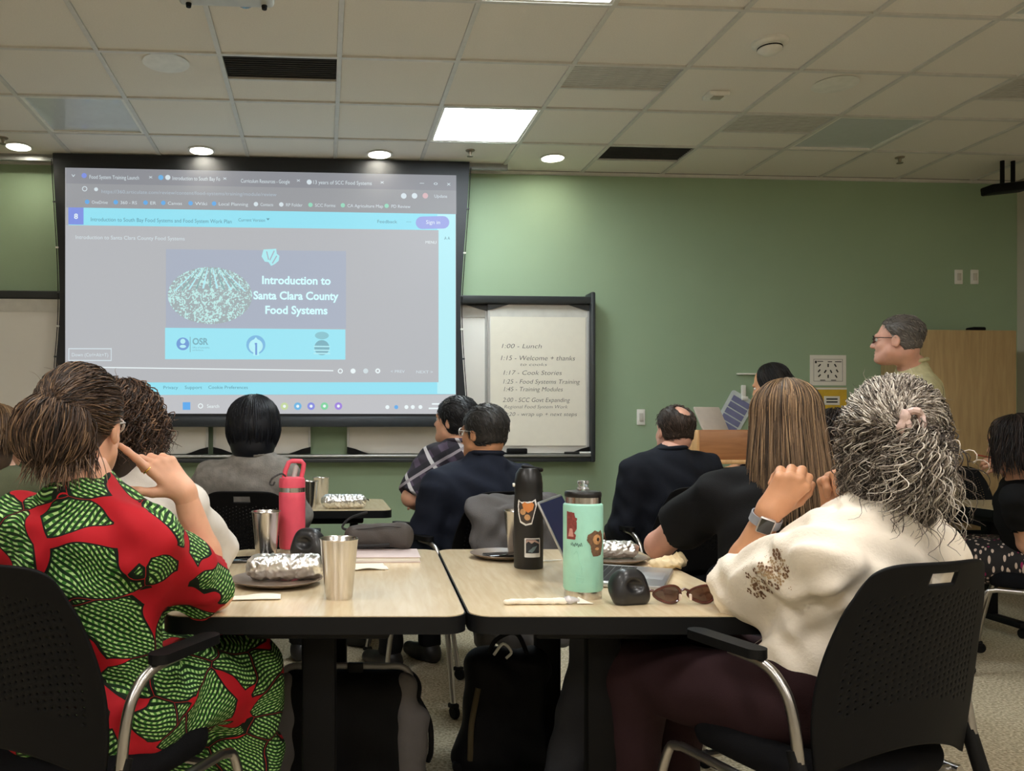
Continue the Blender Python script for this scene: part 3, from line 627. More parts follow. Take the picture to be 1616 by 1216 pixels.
for x, z, ww in ((-.22, .29, .16), (.05, .28, .12), (.28, .28, .18), (-.15, -.33, .14), (.15, -.33, .14)): MB().box((x*w, -.0034, z*h), (ww*w, .001, .025*h)).build('printed_text_line', dk, e, smooth=0)
e, w, h = poster(1277, 612, 1336, 656, 'yellow_poster', 'yellow printed notice under the seating plan sheet', M('yellow print', (214, 176, 52), .6, var=.15, scale=8))
MB().box((.1*w, -.0034, .05*h), (.42*w, .001, .3*h)).build('printed_panel', paper_w, e, smooth=0)
for z in (.1, 0): MB().box((.1*w, -.0044, z*h), (.3*w, .001, .05*h)).build('printed_text_line', dk, e, smooth=0)
MB().box((0, -.0034, .46*h), (w, .001, .06*h)).build('border', paper_w, e, smooth=0); MB().box((-.48*w, -.0034, 0), (.03*w, .001, h)).build('border', paper_w, e, smooth=0)
MB().rbox((0, -.012, 0), (.16, .024, .012), .003).build('wall_ledge', white_plastic, None, wall_at(1178, 590)); tag(bpy.data.objects['wall_ledge'], 'thin white ledge strip on the green wall', 'ledge')
# clip chart hanging on the wall
e = empty('clip_chart', wall_at(1172, 618), 0, 'tilted white card with violet rows hanging from a white clip', 'chart')
MB().rbox((0, -.012, .0), (.035, .02, .1), .006).rbox((.005, -.02, -.05), (.05, .016, .03), .005).build('clip', white_plastic, e)
Rt = Matrix.Rotation(math.radians(30), 3, 'Y'); off = Vector((-.075, -.012, -.17))
MB().prism([tuple((Rt@Vector((p[0], 0, p[1]))).xz) for p in rrect(.2, .32, .02)], -.004, .004, 'xz', off).build('card', M('pale card', (214, 222, 222), .5), e, smooth=0)
for i in range(5):
    c = Rt@Vector((0, 0, .105-i*.052)); MB().box(off+c+Vector((0, -.006, 0)), (.15, .002, .042), Rt).build('printed_row', M('violet print', (126, 128, 168), .6), e, smooth=0)
# black bracket in the ceiling corner
bp_ = PC(1588, 297, 6.0); e = empty('corner_camera_mount', (bp_[0], bp_[1], bp_[2]), 0, 'black mount with a flat bar under the ceiling in the corner', 'mount')
MB().rbox((0, 0, 0), (.3, .12, .06), .012, Matrix.Rotation(-.12, 3, 'Y')).build('bar', black_plastic, e)
for x in (-.03, .05): MB().tube([(x, 0, .02), (x, 0, CEIL-bp_[2])], .014, 10).build('hanger', black_plastic, e)
# cabinet
zc = 6.0; a = W((1451-CX)/F*zc, zc); ht = 1.18+157*zc/F
maple = M_wood('pale maple veneer', (172, 144, 100), (190, 162, 116), 3, (12, 12, 1.2), .5, .1)
cw = .72; cy0 = a[1]; e = empty('wardrobe_cabinet', (a[0], cy0, 0), 0, 'tall pale maple cabinet against the green wall', 'cabinet')
cd_ = YW-cy0-.005
MB().rbox((cw/2, cd_/2+.011, ht/2+.02), (cw, cd_-.022, ht-.04), .003).build('carcass', maple, e)
MB().box((cw/2, cd_/2, .03), (cw-.04, cd_-.06, .06)).build('plinth', black_plastic, e, smooth=0)
d_ = MB().rbox((cw*.5, -.001, ht/2+.015), (cw-.004, .02, ht-.04), .002).build('door', maple, e)
MB().tube([(cw-.05, -.012, .95), (cw-.05, -.035, .96), (cw-.05, -.035, 1.06), (cw-.05, -.012, 1.07)], .005, 8).build('handle', chrome, d_)
MB().rbox((cw*.72, .12, ht+.016), (.1, .08, .03), .01).build('cable_puck', black_plastic, None, (a[0], cy0, 0)); tag(bpy.data.objects['cable_puck'], 'small black device lying on top of the maple cabinet', 'device')
bpy.data.objects['cable_puck'].location.z = .001
# ------------------------------------------------------------------ chairs
TZ = .73
def chair_back():
    NI, NJ = 84, 76; V = []; Fs = []
    for j in range(NJ+1):
        t = j/NJ
        for i in range(NI+1):
            s = -1+2*i/NI; hw = .205+.03*math.sin(math.pi*min(1, t*1.05+.05))-.02*t
            zb_ = .475+.055*(1-s*s); zt_ = .918-.03*abs(s)**5
            z = zb_+(zt_-zb_)*t; c = 1-.13*max(0, (t-.8)/.2)**2*abs(s)**2
            y = -.195-.08*t-.045*(1-s*s)+.02*math.sin(math.pi*t)
            V.append((s*hw*c, y, z))
    W1 = NI+1
    for j in range(NJ):
        for i in range(NI):
            s = -1+2*(i+.5)/NI; t = (j+.5)/NJ
            if abs(s) < .8 and .25 < t < .84 and i % 3 == 0 and j % 3 == (i//3) % 3: continue
            if abs(s) < .2 and .88 < t < .945-.01*abs(s): continue
            Fs.append((j*W1+i, j*W1+i+1, (j+1)*W1+i+1, (j+1)*W1+i))
    m = MB().add(V, Fs); return m.mesh('backrest', M('black moulded plastic', (12, 12, 13), .6, spec=.14, bump=.06, bscale=300), 60)
def make_chair():
    e = empty('stacking_chair', (0, 0, 0))
    o = link('backrest', chair_back(), e); md = o.modifiers.new('thickness', 'SOLIDIFY'); md.thickness = .007; md.offset = 0
    P = []
    seat = surf([rc((-.15, .16, .452), (.15, .16, .452), .035, .035, .04), rc((-.16, -.14, .455), (.16, -.14, .455), .035, .035, .04), rc((-.17, .12, .455), (-.17, -.12, .455), .045, .04, .05), rc((.17, .12, .455), (.17, -.12, .455), .045, .04, .05), el((0, 0, .447), (.2, .2, .028), None, .03), pl((0, 0, -1), -.425)], .009)
    link('seat', np_mesh('seat', seat[0], [seat[1]], M('black seat fabric', (15, 15, 17), .9, spec=.12, bump=.2, bscale=400)), e)
    for s in (-1, 1):
        MB().tube(bez([(s*.265, .275, .06), (s*.262, .25, .2), (s*.25, .205, .385), (s*.245, .17, .415), (s*.243, .1, .418), (s*.243, -.17, .418)], 6), .0115, 10).build('front_leg', chrome, e)
        MB().tube(bez([(s*.265, -.29, .06), (s*.258, -.255, .22), (s*.25, -.205, .44), (s*.247, -.175, .6), (s*.25, -.145, .66), (s*.257, -.1, .69), (s*.262, -.02, .698)], 6), .0115, 10).build('rear_leg', chrome, e)
        MB().tube([(s*.252, -.222, .40), (s*.249, -.2, .47), (s*.247, -.18, .53)], .0165, 10).build('back_bracket', black_plastic, e)
        MB().prism(rrect(.048, .22, .024, 6, (s*.262, -.005)), .698, .718).build('armrest', black_plastic, e)
        for y in (.275, -.29):
            c = MB().lathe([(.0, -.011), (.024, -.011), (.027, -.006), (.027, .006), (.024, .011), (0, .011)], 18, (s*.265, y-.01, .027), (1, 0, 0)).build('caster', black_rubber, e)
            MB().rbox((s*.265, y-.002, .052), (.034, .04, .02), .006).build('caster_hood', black_plastic, c)
    for y in (.1, -.15): MB().tube([(-.243, y, .418), (.243, y, .418)], .009, 8).build('crossbar', chrome, e)
    return e
chair0 = make_chair(); first = [True]
def chair(xc, yc, deg, label, grp='black stacking chairs with silver legs'):
    o = chair0 if first[0] else copy_tree(chair0); first[0] = False
    p = W(xc, yc); o.location = p; o.rotation_euler = (0, 0, math.radians(deg)-PSI); return tag(o, label, 'chair', grp)
# ------------------------------------------------------------------ tables
lam = M_wood('maple laminate', (222, 200, 162), (234, 215, 180), 4, (14, 1.3, 14), .2, .45)
edge_m = M('black table edge', (14, 15, 17), .55, spec=.2)
def table(xc, yc, w, d, rz, label, along='y', cat='table'):
    p = W(xc, yc); e = empty('training_table', p, rz-PSI, label, cat, 'flip-top training tables')
    MB().prism(rrect(w-.006, d-.006, .055, 8), TZ-.01, TZ).build('table_top', lam, e, smooth=30)
    MB().prism(rrect(w, d, .058, 8), TZ-.044, TZ-.0025).build('edge_band', edge_m, e, smooth=30)
    L = d if along == 'y' else w; sh = w if along == 'y' else d
    def q(a, b, z): return (b, a, z) if along == 'y' else (a, b, z)
    for s in (-1, 1):
        lg = MB().rbox(q(s*(L/2-.2), 0, .385), q(.05, .09, .64), .012).build('leg', M('black leg coat', (8, 8, 9), .6, spec=.15), e)
        MB().rbox(q(s*(L/2-.2), 0, TZ-.069), q(.1, sh*.5, .05), .01).build('top_bracket', black_plastic, lg)
        MB().rbox(q(s*(L/2-.2), 0, .075), q(.06, sh*.8, .04), .014).build('foot', black_plastic, lg)
        for t in (-1, 1): MB().lathe([(0, -.011), (.026, -.011), (.028, 0), (.026, .011), (0, .011)], 16, q(s*(L/2-.2), t*sh*.37, .028), (1, 0, 0)).build('caster', black_rubber, lg)
    MB().rbox(q(0, 0, TZ-.09), q(L-.46, .05, .05), .01).build('beam', black_plastic, e)
    return e
table(-.158, 2.59, .742, 1.13, 0, 'training table under the foil burrito, pink bottle and steel tumblers')
table(.589, 2.59, .742, 1.13, 0, 'training table under the mint bottle, laptop and sunglasses')
table(-.70, 5.0, 1.5, .76, PSI, 'table beyond the gray-sweater woman, below the screen', 'x')
table(4.02, 5.0, 1.2, .7, 0, 'small dark-edged table in front of the maple cabinet', 'x')

chair(-.655, 1.93, -24, 'black perforated chair of the woman in the green and red dress')
chair(1.01, 1.957, 20, 'black perforated chair of the curly grey-haired woman')
chair(-.84, 2.56, -14, 'black chair of the curly brown-haired woman in white')
chair(-1.5, 3.32, -5, 'black chair at the left, behind the woman in the print dress')
chair(-.56, 3.84, -3, 'black perforated chair of the woman in the grey sweater')
ch5 = chair(.40, 3.82, 28, 'black chair with a grey jacket hung over its back')
chair(.32, 4.36, 50, 'black chair of the man in the plaid shirt')
chair(1.42, 4.12, 12, 'black chair of the balding man in the dark jacket')
chair(1.22, 2.57, 58, 'black chair of the long-haired woman in the black shirt')
chair(1.78, 3.32, 24, 'black chair of the person with dark curly hair')
chair(3.20, 4.07, 50, 'black chair with silver legs under the woman in the floral skirt')
chair(3.98, 5.62, 172, 'empty black chair behind the small table at the cabinet')

# ------------------------------------------------------------------ lectern
wood_b = M_wood('oak brown wood', (150, 98, 58), (176, 120, 74), 3, (1.5, 12, 12), .4, .2)
lp = W(2.13, 4.95); e = empty('lectern_desk', lp, -PSI, 'brown wooden lectern desk beside the presenter', 'lectern')
MB().rbox((.0, -.20, 1.09), (.66, .025, .17), .008).build('front_panel', wood_b, e)
for s in (-1, 1): MB().rbox((s*.33, 0, .53), (.025, .42, 1.06), .006).build('side_panel', M_wood('light oak', (206, 158, 104), (222, 176, 120), 3, (12, 12, 1.5)) if s < 0 else wood_b, e)
MB().rbox((-.335, .0, 1.09), (.02, .42, .17), .006).build('riser', MATS['light oak'], e)
MB().rbox((0, 0, .995), (.7, .46, .025), .006).build('desk_top', MATS['light oak'], e)
MB().rbox((0, .1, .5), (.62, .02, .9), .004).build('modesty_panel', M('grey laminate', (150, 156, 150), .5), e)
MB().rbox((0, -.05, .55), (.62, .3, .02), .004).build('shelf', MATS['grey laminate'], e)
MB().rbox((-.19, -.19, .93), (.09, .05, .05), .008).build('drawer_box', M('yellow plastic', (214, 178, 90), .5), e)
MB().rbox((-.09, -.2, .89), (.12, .06, .11), .01).build('cable_box', black_plastic, e)
Rm = Matrix.Rotation(-.5, 3, 'X'); e2 = empty('lectern_monitor', lp+A(-.16, .0, 1.0075), .35, 'slanted grey tablet stand on the lectern', 'monitor')
MB().rbox((0, 0, .17), (.2, .012, .3), .006, Rm).build('screen_panel', M('grey tablet', (188, 176, 164), .4), e2); MB().rbox((0, .03, .02), (.14, .14, .03), .008).build('stand', black_plastic, e2)

# ------------------------------------------------------------------ items on the tables
def at(px, py, z=TZ): return PZ(px, py, z)
cup_prof = [(0, .004), (.031, .004), (.033, .0), (.0345, .003), (.0505, .157), (.0525, .16), (.0495, .16), (.0335, .006), (0, .006)]
cup_me = MB().lathe([(.0, 0), (.0335, 0), (.036, .006), (.0505, .155), (.0525, .159), (.0515, .161), (.0492, .158), (.0345, .008), (0, .007)], 40).mesh('steel_tumbler', steel, 50)
for px, py, lb in ((535, 944, 'steel tumbler standing in front of the foil burrito on the left table'), (420, 878, 'steel tumbler beside the pink bottle'), (488, 804, 'shorter-looking steel tumbler next to the far foil burrito'), (507, 795, 'steel tumbler at the back of the far table'), (818, 876, 'steel tumbler half hidden behind the black sticker bottle'), (1500, 797, 'tumbler on the small table at the cabinet')):
    o = link('steel_tumbler', cup_me, None, at(px, py)); tag(o, lb, 'cup', 'steel tumblers')
# pink bottle
pk = M('pink powder coat', (228, 84, 104), .5, bump=.12, bscale=500)
p = at(461, 872); e = empty('pink_water_bottle', p, .25-PSI, 'pink insulated water bottle with loop handle lid', 'bottle')
MB().lathe([(.0, 0), (.043, 0), (.0445, .004), (.0445, .018)], 36).build('steel_base', steel, e)
MB().lathe([(.0445, .018), (.0475, .024), (.0478, .2), (.0475, .218), (.046, .222)], 36).build('body', pk, e)
MB().lathe([(.046, .222), (.046, .238)], 36).build('steel_collar', steel, e)
MB().lathe([(.0475, .238), (.0475, .258), (.045, .272), (.03, .276), (0, .276)], 36).build('lid', pk, e)
MB().tube([(-.030, 0, .27), (-.024, 0, .3), (-.012, 0, .328), (.0, 0, .334), (.034, 0, .332), (.043, 0, .322), (.04, 0, .3), (.032, 0, .265)], .0085, 10).build('carry_loop', pk, e)
MB().tube([(.005, 0, .27), (.012, 0, .3), (.016, 0, .318)], [.008, .009, .007], 10).build('straw_spout', M('clear grey plastic', (190, 190, 186), .3), e)
MB().tube(bez([(-.028, -.03, .28), (-.045, -.04, .29), (-.075, -.04, .275), (-.085, -.035, .255), (-.075, -.04, .25), (-.068, -.04, .262)], 6), .0035, 8).build('key_strap', M('black white cord', (60, 58, 58), .6, var=.9, scale=120), e)
# stickers
def inside(poly, x, y):
    c = False; n = len(poly)
    for i in range(n):
        (x1, y1), (x2, y2) = poly[i], poly[i-1]
        if (y1 > y) != (y2 > y) and x < (x2-x1)*(y-y1)/(y2-y1)+x1: c = not c
    return c
def sticker(poly, rf, ang, z0, mat, parent, name='sticker', lift=.0008, cell=.0012):
    poly = [(x*1.22, y*1.22) for x, y in poly]
    xs = [p_[0] for p_ in poly]; ys_ = [p_[1] for p_ in poly]; mb = MB(); ni = int((max(xs)-min(xs))/cell)+1; nj = int((max(ys_)-min(ys_))/cell)+1; idx = {}; V = []; Fs = []
    def vt(i, j):
        if (i, j) not in idx:
            x, y = min(xs)+i*cell, min(ys_)+j*cell; z = z0+y; r = (rf(z) if callable(rf) else rf)+lift; a = ang+x/r
            idx[(i, j)] = len(V); V.append((r*math.cos(a), r*math.sin(a), z))
        return idx[(i, j)]
    for i in range(ni):
        for j in range(nj):
            if inside(poly, min(xs)+(i+.5)*cell, min(ys_)+(j+.5)*cell): Fs.append((vt(i, j), vt(i+1, j), vt(i+1, j+1), vt(i, j+1)))
    return mb.add(V, Fs).build(name, mat, parent)
D90 = -math.pi/2
# mint bottle
mint = M('mint powder coat', (168, 228, 210), .45, bump=.12, bscale=500)
p = at(920, 941); e = empty('mint_water_bottle', p, -PSI, 'mint green insulated bottle with stickers and clear knob lid', 'bottle')
MB().lathe([(.0, 0), (.047, 0), (.049, .003), (.049, .02)], 44).build('steel_base', steel, e)
MB().lathe([(.049, .02), (.0525, .026), (.0528, .24), (.052, .248), (.047, .252)], 44).build('body', mint, e)
MB().lathe([(.047, .252), (.047, .27)], 44).build('steel_collar', steel, e)
MB().lathe([(.0475, .268), (.0485, .27), (.0485, .279), (.046, .283), (0, .285)], 44).build('lid', M('black lid', (24, 24, 24), .35), e)
clearp = M('clear plastic', (235, 238, 236), .08, trans=.85, var=.02)
MB().lathe([(.016, .285), (.0165, .29), (.013, .294), (.0135, .302), (.016, .306), (.014, .311), (0, .312)], 28).build('clear_knob', clearp, e)
brn, org_, redm, whst = M('sticker brown', (112, 84, 62), .5, var=.25, scale=120), M('sticker tan', (196, 148, 100), .5, var=.2, scale=90), M('sticker red brown', (134, 62, 58), .5, var=.3, scale=120), M('sticker white', (232, 230, 226), .5)
sticker([(-.02, .03), (-.012, .034), (-.004, .04), (.006, .036), (.014, .04), (.02, .03), (.022, .014), (.018, -.004), (.014, -.014), (.004, -.016), (-.008, -.016), (-.012, -.006), (-.014, .008), (-.022, .018)], .0528, D90+.45, .135, brn, e)
sticker(circ(.011, 14, (.002, .02)), .0528, D90+.45, .135, org_, e, lift=.0016); sticker(circ(.004, 10, (.004, .02)), .0528, D90+.45, .135, M('sticker dark', (48, 34, 28), .5), e, lift=.0024); sticker(circ(.0055, 10, (.002, .0), .003), .0528, D90+.45, .135, org_, e, lift=.0016)
sticker([(-.012, -.03), (.01, -.03), (.012, -.02), (.008, -.016), (.014, -.006), (.013, .01), (.015, .016), (.01, .018), (.008, .028), (-.012, .03)], .0528, D90-.85, .195, redm, e)
sticker([(-.007, -.024), (.007, -.024), (.004, -.006), (-.003, -.006)], .0528, D90-.85, .195, M('sticker pink', (206, 150, 140), .5), e, lift=.0016)
MB().tube([(0.0533*math.cos(D90-.62+t*.5), .0533*math.sin(D90-.62+t*.5), .145+.004*math.sin(t*34)+.002*math.sin(t*13)) for t in np.linspace(-.5, .7, 60)], .0005, 4).build('pen_scribble', M('pen ink', (70, 100, 92), .6), e)
ln = [(.0532*math.cos(D90-.45+x/.0528), .0532*math.sin(D90-.45+x/.0528), z) for x, z in [(-.012, .12), (-.006, .128), (-.002, .12), (.002, .1), (.008, .085), (.006, .07), (-.002, .066), (-.01, .07)]]
MB().tube(bez(ln, 5), .0006, 5).build('embossed_outline', mint, e)
ln = [(.0532*math.cos(D90-.4+x/.0528), .0532*math.sin(D90-.4+x/.0528), z) for x, z in [(-.009, .06), (.009, .06), (.01, .046), (-.009, .045), (-.009, .06)]]
MB().tube(ln, .0006, 5).build('embossed_outline', mint, e)
# black bottle
p = at(834, 895); e = empty('black_water_bottle', p, -PSI, 'black insulated bottle with a fox sticker and a landscape sticker', 'bottle')
def rb(z): return .047 if z < .2 else .047-(z-.2)*.06
MB().lathe([(0, 0), (.045, 0), (.047, .004), (.047, .2), (.0445, .245)], 40).build('body', M('matte black coat', (30, 29, 28), .55, bump=.1, bscale=500), e)
MB().lathe([(.0455, .245), (.0455, .275), (.041, .305), (.03, .322), (0, .326)], 40).build('lid', M('black lid', (24, 24, 24), .35), e)
MB().rbox((.012, 0, .322), (.07, .03, .014), .006, Matrix.Rotation(.18, 3, 'Y')).build('flip_cap', black_plastic, e)
MB().lathe([(.006, 0), (.006, .006), (0, .007)], 12, (-.045, 0, .268), (-1, 0, 0)).build('latch_pin', white_plastic, e)
cat_p = [(-.028, .018), (-.026, .034), (-.018, .028), (.012, .03), (.022, .036), (.026, .02), (.02, .0), (.012, -.03), (-.004, -.034), (-.02, -.026), (-.026, -.005)]
sticker(cat_p, rb, D90-.25, .182, whst, e); sticker([(x*.86, y*.86) for x, y in cat_p], rb, D90-.25, .182, M('sticker charcoal', (62, 52, 46), .5), e, lift=.0016)
sticker([(-.016, .022), (-.01, .028), (0, .024), (.01, .028), (.016, .022), (.012, .008), (0, .0), (-.012, .008)], rb, D90-.2, .182, M('sticker orange', (206, 128, 66), .5), e, lift=.0024)
for x, z in ((-.012, .002), (.0, -.012)): sticker(circ(.008, 12, (x, z)), rb, D90-.25, .182, org_, e, lift=.0024)
sticker(rrect(.044, .05, .002, 2), .047, D90+.12, .07, whst, e); sticker([(x, y+.004) for x, y in rrect(.037, .036, .001, 2)], .047, D90+.12, .07, M('sticker night', (46, 48, 54), .5, var=.3, scale=60), e, lift=.0016)
sticker([(-.018, .012), (-.012, .017), (-.004, .011), (.004, .016), (.018, .01), (.018, .014), (.006, .021), (-.018, .021)], .047, D90+.12, .07, M('sticker peach', (190, 160, 148), .5), e, lift=.0024); sticker([(-.014, -.01), (0, .002), (.012, .006), (.004, -.006), (-.002, -.012)], .047, D90+.12, .07, M('sticker river', (120, 138, 142), .5), e, lift=.0024)
# laptop
lc = W(.56, 2.42, TZ); e = empty('open_laptop', lc, math.atan2(-.4, .917)-PSI, 'open silver laptop with dark screen behind the mint bottle', 'laptop')
alu = M('laptop aluminium', (186, 186, 188), .35, .8, var=.02); scrm = M('dark laptop screen', (12, 22, 46), .35, var=.1, emit=(10, 24, 60), es=.6)
MB().rbox((.125, .165, .009), (.24, .33, .014), .004).build('base', alu, e)
kb = MB().rbox((.085, .165, .0163), (.11, .28, .0012), .0004).build('keyboard', M('laptop key well', (40, 40, 42), .5), e)
km = MB().rbox((0, 0, 0), (.016, .017, .0016), .0006, seg=1).mesh('key', black_plastic)
for i in range(5):
    for j in range(14): link('key', km, kb, (.045+i*.02, .045+j*.0185, .0172))
MB().rbox((.195, .165, .0163), (.075, .12, .0008), .0003).build('touchpad', M('touchpad', (170, 170, 172), .4, .5), e)
for i in range(2): MB().rbox((.04+i*.02, -.0005, .009), (.01, .002, .004), .001).build('port', black_plastic, e)
for q_ in ((.03, .03), (.22, .03), (.03, .3), (.22, .3)): MB().lathe([(.007, 0), (.007, .003)], 10, (q_[0], q_[1], 0)).build('rubber_foot', black_rubber, e)
Rl = Matrix.Rotation(math.radians(-26), 3, 'Y'); ld = MB().rbox(Vector((0, .165, .016))+Rl@Vector((0, 0, .122)), (.007, .33, .244), .003, Rl).build('lid', alu, e)
MB().box(Vector((0, .165, .016))+Rl@Vector((.0042, 0, .124)), (.001, .318, .226), Rl).build('display', scrm, ld, smooth=0)
# dark dome cases
dome = M('black case shell', (28, 28, 30), .4, coat=.15, bump=.05)
def case_mesh():
    f = [rc((-.022, 0, .026), (.022, 0, .026), .027, .027, .02), rc((-.03, 0, .018), (.03, 0, .018), .018, .018, .02), rc((-.012, .005, .06), (.012, .005, .06), .026, .026, .03), el((0, .035, .042), (.047, .032, .042), None, .03), el((0, -.05, .05), (.029, .045, .021), None, .008, 's'), pl((0, 0, -1), 0)]
    v, q = surf(f, .0028, pad=.02); return np_mesh('case', v, [q], dome)
cm = case_mesh()
for px, py, lb, rz in ((996, 957, 'black domed eyewear case beside the sunglasses', .2), (484, 886, 'dark grey domed case next to the steel tumbler and notebook', -.5)):
    o = link('eyewear_case', cm, None, at(px, py-4, TZ+(.0195 if px < 900 else 0)), (0, 0, rz)); o.scale = (1.0, .8, 1.02) if px > 900 else (1.15, .8, 1.15); tag(o, lb, 'case', 'domed eyewear cases')
# sunglasses
tort = M('tortoise acetate', (74, 34, 26), .2, var=.5, scale=60, coat=.4); lens = M('brown lens', (70, 42, 32), .08, trans=.35, coat=.6)
p = at(1080, 953); e = empty('sunglasses', p, -PSI+.03, None, None); e.scale = (1.2, 1.1, 1.15); tag(e, 'tortoiseshell sunglasses lying upside down near the table edge', 'sunglasses')
for s in (-1, 1):
    ring = [(s*(.037+.029*math.cos(a)), .002*math.cos(a*2), .0225+.0185*math.sin(a)+.003*math.sin(2*a)*s) for a in np.linspace(0, 2*math.pi, 28, endpoint=False)]
    MB().tube(ring, .0032, 8, closed=True).build('rim', tort, e); MB().add(ring, [tuple(range(28))]).build('lens', lens, e, smooth=0)
    MB().tube(bez([(s*.066, 0, .03), (s*.076, .006, .03), (s*.077, .05, .022), (s*.072, .11, .012), (s*.07, .13, .006)], 5), .0032, 8).build('temple', tort, e)
    MB().rbox((s*.011, -.006, .017), (.005, .008, .014), .002).build('nose_pad', M('clear nose pad', (226, 210, 196), .3), e)
MB().tube([(-.009, 0, .03), (0, -.002, .034), (.009, 0, .03)], .0032, 8).build('bridge', tort, e)
# plates with foil burritos
foil = M('crinkled foil', (236, 235, 232), .32, 1., var=.1, scale=40)
def foil_roll(L, r, seed):
    f = [rc((-L/2+r*.8, 0, r*.92), (L/2-r*.8, 0, r*.92), r, r*.95, .02), pl((0, 0, -1), 0)]
    rng = np.random.default_rng(seed); D = rng.normal(size=(26, 3)); ph = rng.uniform(0, 6, 26); fr = rng.uniform(60, 330, 26); D /= np.linalg.norm(D, axis=1)[:, None]
    def cr(P): return sum((.0026*80/(80+fr[i]))*np.abs(np.sin(P@(D[i]*fr[i]).astype(np.float32)+ph[i])) for i in range(26)).astype(np.float32)-.009
    v, q = surf(f, .0026, cr, pad=.025); v[:, 2] -= v[:, 2].min(); return np_mesh('foil_burrito', v, [q], foil, sharp=35)
plate_me = MB().lathe([(0, .004), (.1, .004), (.115, .006), (.142, .016), (.145, .018), (.144, .0195), (.14, .019), (.113, .0095), (0, .008)], 48).mesh('plate', M('grey stoneware', (122, 106, 92), .35, coat=.3), 50)
def plate_(pos, label, sc=1.0):
    o = link('plate', plate_me, None, pos); o.scale = (sc, sc, 1); return tag(o, label, 'plate', 'plates on the tables')
def burrito(pos, L, r, rz, seed, label): 
    o = link('foil_burrito', foil_roll(L, r, seed), None, pos, (0, 0, rz)); return tag(o, label, 'burrito', 'foil-wrapped burritos')
p = at(437, 921); plate_(p, 'dark plate holding a foil burrito on the left table', .92); burrito(p+A(.025, .012, .0095), .225, .044, .05, 1, 'large foil-wrapped burrito on the plate behind the steel tumbler')
p = at(962, 886); plate_(p, 'brown plate with a foil burrito behind the mint bottle', .86); burrito(p+A(.025, .01, .0095), .15, .034, -.1, 2, 'foil-wrapped burrito on the plate behind the mint bottle')
p = at(543, 802); burrito(p, .25, .045, .0, 3, 'foil-wrapped burrito on the far table')
p = at(800, 884); plate_(p+A(0, .06, 0), 'flat grey plate beside the black sticker bottle', .8)
MB().rbox((0, 0, .005), (.12, .07, .01), .003).build('phone', M('black phone glass', (16, 16, 18), .12, coat=.6), None, p+A(-.01, .03, .0095), (0, 0, .2)); tag(bpy.data.objects['phone'], 'black phone lying on the flat grey plate', 'phone')
MB().rbox((0, 0, .005), (.19, .095, .01), .004).build('phone', MATS['black phone glass'], None, at(405, 884), (0, 0, .25)); tag(bpy.data.objects['phone.001'], 'large black phone lying beside the second steel tumbler', 'phone')
# plastic fork on plate
e = empty('plastic_fork', at(868, 886), .3, 'white plastic fork lying between the black bottle and the laptop', 'fork')
MB().rbox((0, 0, .004), (.09, .008, .003), .001).build('handle', white_plastic, e); MB().rbox((-.055, 0, .005), (.025, .024, .003), .001).build('head', white_plastic, e)
for i in range(4): MB().rbox((-.08, -.009+i*.006, .006), (.03, .0032, .0025), .001).build('tine', white_plastic, e)
# napkins and paper
nap = M('cream napkin', (244, 236, 220), .85, bump=.3, bscale=300)
def soft_sheet(w, d, h, seed, n=16):
    rng = np.random.default_rng(seed); a, b = rng.uniform(0, 6, 2); V = []; Fs = []
    for j in range(n+1):
        for i in range(n+1):
            x, y = (i/n-.5)*w, (j/n-.5)*d; V.append((x, y, .002+h*(.5+.5*math.sin(x/w*7+a+y/d*3)*math.sin(y/d*5+b))))
    for j in range(n):
        for i in range(n): Fs.append((j*(n+1)+i, j*(n+1)+i+1, (j+1)*(n+1)+i+1, (j+1)*(n+1)+i))
    return MB().add(V, Fs)
for px, py, w, d, rz, lb in ((392, 944, .17, .06, .03, 'folded cream napkin in front of the burrito plate'), (580, 896, .12, .1, .1, 'cream napkin sheet beside the pencil pouch')):
    o = soft_sheet(w, d, .006, int(px)).build('napkin', nap, None, at(px, py), (0, 0, rz)); md = o.modifiers.new('thickness', 'SOLIDIFY'); md.thickness = .002; tag(o, lb, 'napkin', 'paper napkins')
def crumple(prims, seed, amp, v_=.003):
    rng = np.random.default_rng(seed); D = rng.normal(size=(18, 3)); D /= np.linalg.norm(D, axis=1)[:, None]; fr = rng.uniform(60, 200, 18); ph = rng.uniform(0, 6, 18)
    def cr(P): return sum(amp/18*3*np.abs(np.sin(P@(D[i]*fr[i]).astype(np.float32)+ph[i])) for i in range(18)).astype(np.float32)-amp*1.2
    return surf(prims, v_, cr, pad=.03)
v, q = crumple([el((0, 0, .02), (.055, .045, .022)), el((.035, .01, .032), (.03, .03, .032)), el((-.03, 0, .02), (.04, .03, .02)), pl((0, 0, -1), 0)], 5, .012); v[:, 2] -= v[:, 2].min()
o = link('crumpled_wrapper', np_mesh('wrapper', v, [q], M('cream wrapper paper', (236, 214, 172), .7), sharp=30), None, at(1056, 898)); tag(o, 'crumpled cream paper wrapper beside the bare elbow', 'wrapper')
e = empty('wrapped_utensils', at(872, 953), -PSI+.05, 'long cream napkin roll with a twisted plastic end near the mint bottle', 'utensils')
v, q = crumple([rc((-.12, -.005, .009), (.03, .004, .009), .0085, .0095, .01), rc((-.12, .006, .007), (.03, -.004, .007), .0075, .0075, .01), pl((0, 0, -1), 0)], 6, .003, .0022); v[:, 2] -= v[:, 2].min(); link('napkin_roll', np_mesh('roll', v, [q], nap), e)
v, q = crumple([el((.05, 0, .013), (.028, .016, .013)), pl((0, 0, -1), 0)], 8, .008, .0022); v[:, 2] -= v[:, 2].min(); link('plastic_twist', np_mesh('twist', v, [q], M('crinkled cellophane', (224, 220, 222), .2, trans=.3), sharp=30), e)
